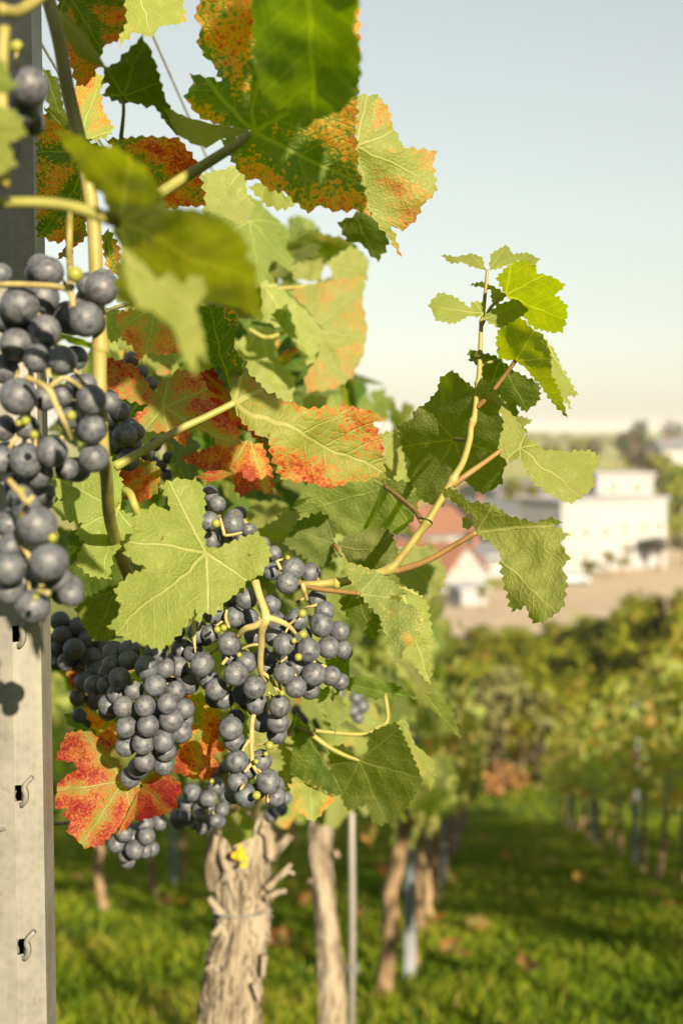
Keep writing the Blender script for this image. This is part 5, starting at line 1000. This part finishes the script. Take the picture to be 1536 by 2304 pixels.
def building(name, a, b, h, depth, label, roof='flat', wins=(), door=None, wm=M_WHITE, rm=M_ROOFG, z=None, rise=3.0, base=None):
    """a, b: ground corners of the front wall (left, right, seen from the camera); windows in fractions of the front"""
    a = Vector(a); b = Vector(b); zb = min(zt(a.y), zt(b.y)) - 1.0 if base is None else base; u = Vector((b.x - a.x, b.y - a.y, 0)); W_ = u.length; u.normalize(); n = Vector((u.y, -u.x, 0))
    if n.y > 0: n = -n
    o = empty(name, (a.x, a.y, zb)); tag(o, label, 'building'); H_ = h
    Q = lambda s, t_, zz: u * s - n * t_ + Vector((0, 0, zz))
    v = [Q(0, 0, 0), Q(W_, 0, 0), Q(W_, depth, 0), Q(0, depth, 0), Q(0, 0, H_), Q(W_, 0, H_), Q(W_, depth, H_), Q(0, depth, H_)]
    f = [(0, 1, 5, 4), (1, 2, 6, 5), (2, 3, 7, 6), (3, 0, 4, 7), (4, 5, 6, 7)]
    if roof == 'gable':                               # gable end faces the camera
        v += [Q(W_ / 2, 0, H_ + rise), Q(W_ / 2, depth, H_ + rise)]; f = f[:4] + [(4, 5, 8), (6, 7, 9)]
        local('wall', mesh('wall', v, f, False), o, wm); mb = MB(); e = 0.5
        for s0, s1 in ((-e, W_ / 2), (W_ + e, W_ / 2)):
            z0 = H_ - rise * e / (W_ / 2)
            mb.add([Q(s0, -e, z0), Q(s1, -e, H_ + rise), Q(s1, depth + e, H_ + rise), Q(s0, depth + e, z0), Q(s0, -e, z0 + .35), Q(s1, -e, H_ + rise + .35), Q(s1, depth + e, H_ + rise + .35), Q(s0, depth + e, z0 + .35)], [(0, 1, 2, 3), (4, 5, 6, 7), (0, 1, 5, 4), (3, 2, 6, 7), (0, 3, 7, 4)])
        local('roof', mb.mesh('roof'), o, rm)
    elif roof == 'ridge':                             # ridge runs along the front
        v += [Q(0, depth / 2, H_ + rise), Q(W_, depth / 2, H_ + rise)]; f = f[:4] + [(4, 7, 8), (5, 6, 9)]
        local('wall', mesh('wall', v, f, False), o, wm); mb = MB(); e = 0.5
        for t0 in (-e, depth + e):
            z0 = H_ - rise * e / (depth / 2)
            mb.add([Q(-e, t0, z0), Q(W_ + e, t0, z0), Q(W_ + e, depth / 2, H_ + rise), Q(-e, depth / 2, H_ + rise)] + [p + Vector((0, 0, .35)) for p in (Q(-e, t0, z0), Q(W_ + e, t0, z0), Q(W_ + e, depth / 2, H_ + rise), Q(-e, depth / 2, H_ + rise))], [(0, 1, 2, 3), (4, 5, 6, 7), (0, 1, 5, 4), (1, 2, 6, 5), (3, 0, 4, 7)])
        rf = local('roof', mb.mesh('roof'), o, rm)
        ch = MB(); c = Q(W_ * .3, depth * .4, H_ + rise + .3); ch.box(c, .8, .8, 2.2); local('chimney', ch.mesh('chimney'), rf, M_ROOFR)
    else:
        local('wall', mesh('wall', v, f, False), o, wm); mb = MB(); e = 0.35
        vv = [Q(-e, -e, H_ + .02), Q(W_ + e, -e, H_ + .02), Q(W_ + e, depth + e, H_ + .02), Q(-e, depth + e, H_ + .02)]; mb.add(vv + [p + Vector((0, 0, .4)) for p in vv], [(0, 1, 2, 3), (4, 5, 6, 7), (0, 1, 5, 4), (1, 2, 6, 5), (2, 3, 7, 6), (3, 0, 4, 7)])
        local('roof', mb.mesh('roof'), o, rm)
    def opening(nm, s, zz, w2, h2):
        fr = MB(); t_ = 0.14
        for (s0, z0, ww, hh) in ((s, zz - h2 / 2 - t_ / 2, w2 + 2 * t_, t_), (s, zz + h2 / 2 + t_ / 2, w2 + 2 * t_, t_), (s - w2 / 2 - t_ / 2, zz, t_, h2), (s + w2 / 2 + t_ / 2, zz, t_, h2)):
            M = Matrix((u, n, Vector((0, 0, 1)))).transposed(); fr.box(Q(s0, -0.04, z0), ww, 0.16, hh, M)
        fo_ = local(nm, fr.mesh(nm), o, M_FRAME); pn = MB(); M = Matrix((u, n, Vector((0, 0, 1)))).transposed(); pn.box(Q(s, -0.01, zz), w2, 0.06, h2, M); local('pane', pn.mesh('pane'), fo_, M_GLASS)
    for (s, zz, w2, h2) in wins: opening('window', s * W_, zz, w2, h2)
    if door: opening('door', door[0] * W_, door[1], door[2], door[3])
    return o
def at(px, Y): return Vector(((px - CX) / F * Y, Y, zt(Y)))
def hz(py, Y): return CAM.z - (py - 965) / F * Y     # height that shows at a picture row at distance Y
b0 = zt(168) - 0.5
building('white_building', at(1264, 166), at(1502, 175), hz(1130, 168) - b0, 9, 'long white rendered building with stepped upper storey and dark doorway', 'flat', base=b0, rm=M_WHITE,
         wins=[(.22, 2.6, 1.2, 1.5), (.22, 5.6, 1.2, 1.5), (.40, 5.6, 1.2, 1.5), (.40, 2.6, 1.2, 1.5), (.58, 6.0, 1.2, 1.5), (.78, 6.0, 1.2, 1.5), (.92, 6.0, 1.2, 1.5), (.08, 5.6, 1.2, 1.5), (.08, 2.6, 1.2, 1.5)], door=(.60, 2.6, 2.0, 3.0))
building('white_upper_block', at(1342, 180), at(1470, 181), hz(1070, 180) - b0, 7, 'white upper storey block set back above the long white building', 'flat', base=b0, rm=M_WHITE, wins=[(.3, hz(1096, 180) - b0, 1.4, 1.6), (.7, hz(1096, 180) - b0, 1.4, 1.6)])
b1 = zt(150) - 1
building('gabled_house', at(1000, 140), at(1092, 146), hz(1296, 140) - (zt(140) - 1), 12, 'white gabled house with brown-red roof beside the sandy yard', 'gable', wm=M_WHITE, rm=M_ROOFR, rise=3.0, base=zt(140) - 1, wins=[(.32, 3.6, 1.0, 1.4), (.6, 3.6, 1.0, 1.4)])
building('white_wing', at(1078, 158), at(1150, 160), hz(1262, 158) - (zt(158) - 1), 8, 'white side wing with grey pitched roof right of the gabled house', 'ridge', rm=M_ROOFG, rise=1.6, base=zt(158) - 1, wins=[(.4, 3.0, 1.0, 1.2), (.75, 3.0, 1.0, 1.2)])
building('red_roof_house', at(940, 185), at(1062, 190), hz(1200, 185) - (zt(185) - 1), 12, 'house with broad orange-red tiled roof behind the gabled house', 'ridge', rm=M_ROOFR, rise=3.2, base=zt(185) - 1, wm=M_GREY, wins=[(.3, 3.2, 1.2, 1.4), (.6, 3.2, 1.2, 1.4)])
building('grey_hall', at(1105, 215), at(1270, 222), hz(1165, 215) - (zt(215) - 1), 26, 'low hall with light grey sheet roof left of the white building', 'ridge', rm=M_ROOFG, rise=2.2, base=zt(215) - 1, wm=M_GREY, wins=[(.2, 3.0, 2.2, 1.0), (.5, 3.0, 2.2, 1.0), (.8, 3.0, 2.2, 1.0)])
building('far_hall', at(1118, 300), at(1262, 305), hz(1112, 300) - (zt(300) - 1), 24, 'blue-grey flat-roofed hall farther behind the low hall', 'ridge', rm=M_ROOFG, rise=2.6, base=zt(300) - 1, wm=M_GREY, wins=[(.2, 6.5, 2.5, 1.4), (.5, 6.5, 2.5, 1.4), (.8, 6.5, 2.5, 1.4)])
building('far_house', at(1488, 400), at(1570, 405), hz(1010, 400) - (hz(1045, 400)), 9, 'white house with dark roof far off at the right edge', 'ridge', rm=M_ROOFG, rise=3.0, base=hz(1045, 400), wins=[(.25, 2.6, 1.6, 1.6), (.6, 2.6, 1.6, 1.6)])
building('low_white_wall', at(1040, 124), at(1096, 125), 1.6, 3.0, 'low white shed in front of the gabled house', 'flat', rm=M_WHITE, base=zt(124) - 0.2)
# parked car
cp = at(1288, 150); car = empty('parked_car', cp); tag(car, 'pale blue parked car at the corner of the white building', 'car')
prof = [(-2.1, .35), (-2.1, .85), (-1.3, .95), (-0.8, 1.45), (0.8, 1.45), (1.4, .95), (2.1, .8), (2.1, .35)]
v = [(x, y, z) for y in (-.85, .85) for x, z in prof]; n = len(prof)
local('body', mesh('body', v, [tuple(range(n)), tuple(range(2 * n - 1, n - 1, -1))] + [(i, (i + 1) % n, n + (i + 1) % n, n + i) for i in range(n)], False), car, M_CAR)
mb = MB(); mb.add([(-.95, -.86, .98), (1.1, -.86, .98), (.7, -.86, 1.38), (-.7, -.86, 1.38)], [(0, 1, 2, 3)]); local('side_window', mb.mesh('glass'), car, M_GLASS)
for x in (-1.3, 1.3):
    for y in (-.86, .86):
        w_ = local('wheel', mesh('wheel', *tube_data([(x, y - .1, .33, .33), (x, y + .1, .33, .33)], 14)), car, M_TYRE)
        local('rim', mesh('rim', *tube_data([(x, y - .12, .33, .2), (x, y + .12, .33, .2)], 10)), w_, M_ZINCD)

# ------------------------------------------------------------------ hazy air round everything
hb = MB(); hb.box((0, 4300, -2.0), 12400, 9000, 60)
hm = bpy.data.materials.new('haze'); hm.use_nodes = True; hm.node_tree.nodes.clear()
ho = hm.node_tree.nodes.new('ShaderNodeOutputMaterial'); pv = hm.node_tree.nodes.new('ShaderNodeVolumePrincipled')
pv.inputs['Color'].default_value = (0.93, 0.94, 0.93, 1); pv.inputs['Density'].default_value = 0.00022; pv.inputs['Anisotropy'].default_value = 0.0
hm.node_tree.links.new(pv.outputs[0], ho.inputs['Volume'])
tag(link('haze', hb.mesh('haze'), mat=hm), 'thin pale haze over the valley', 'haze', kind='stuff')
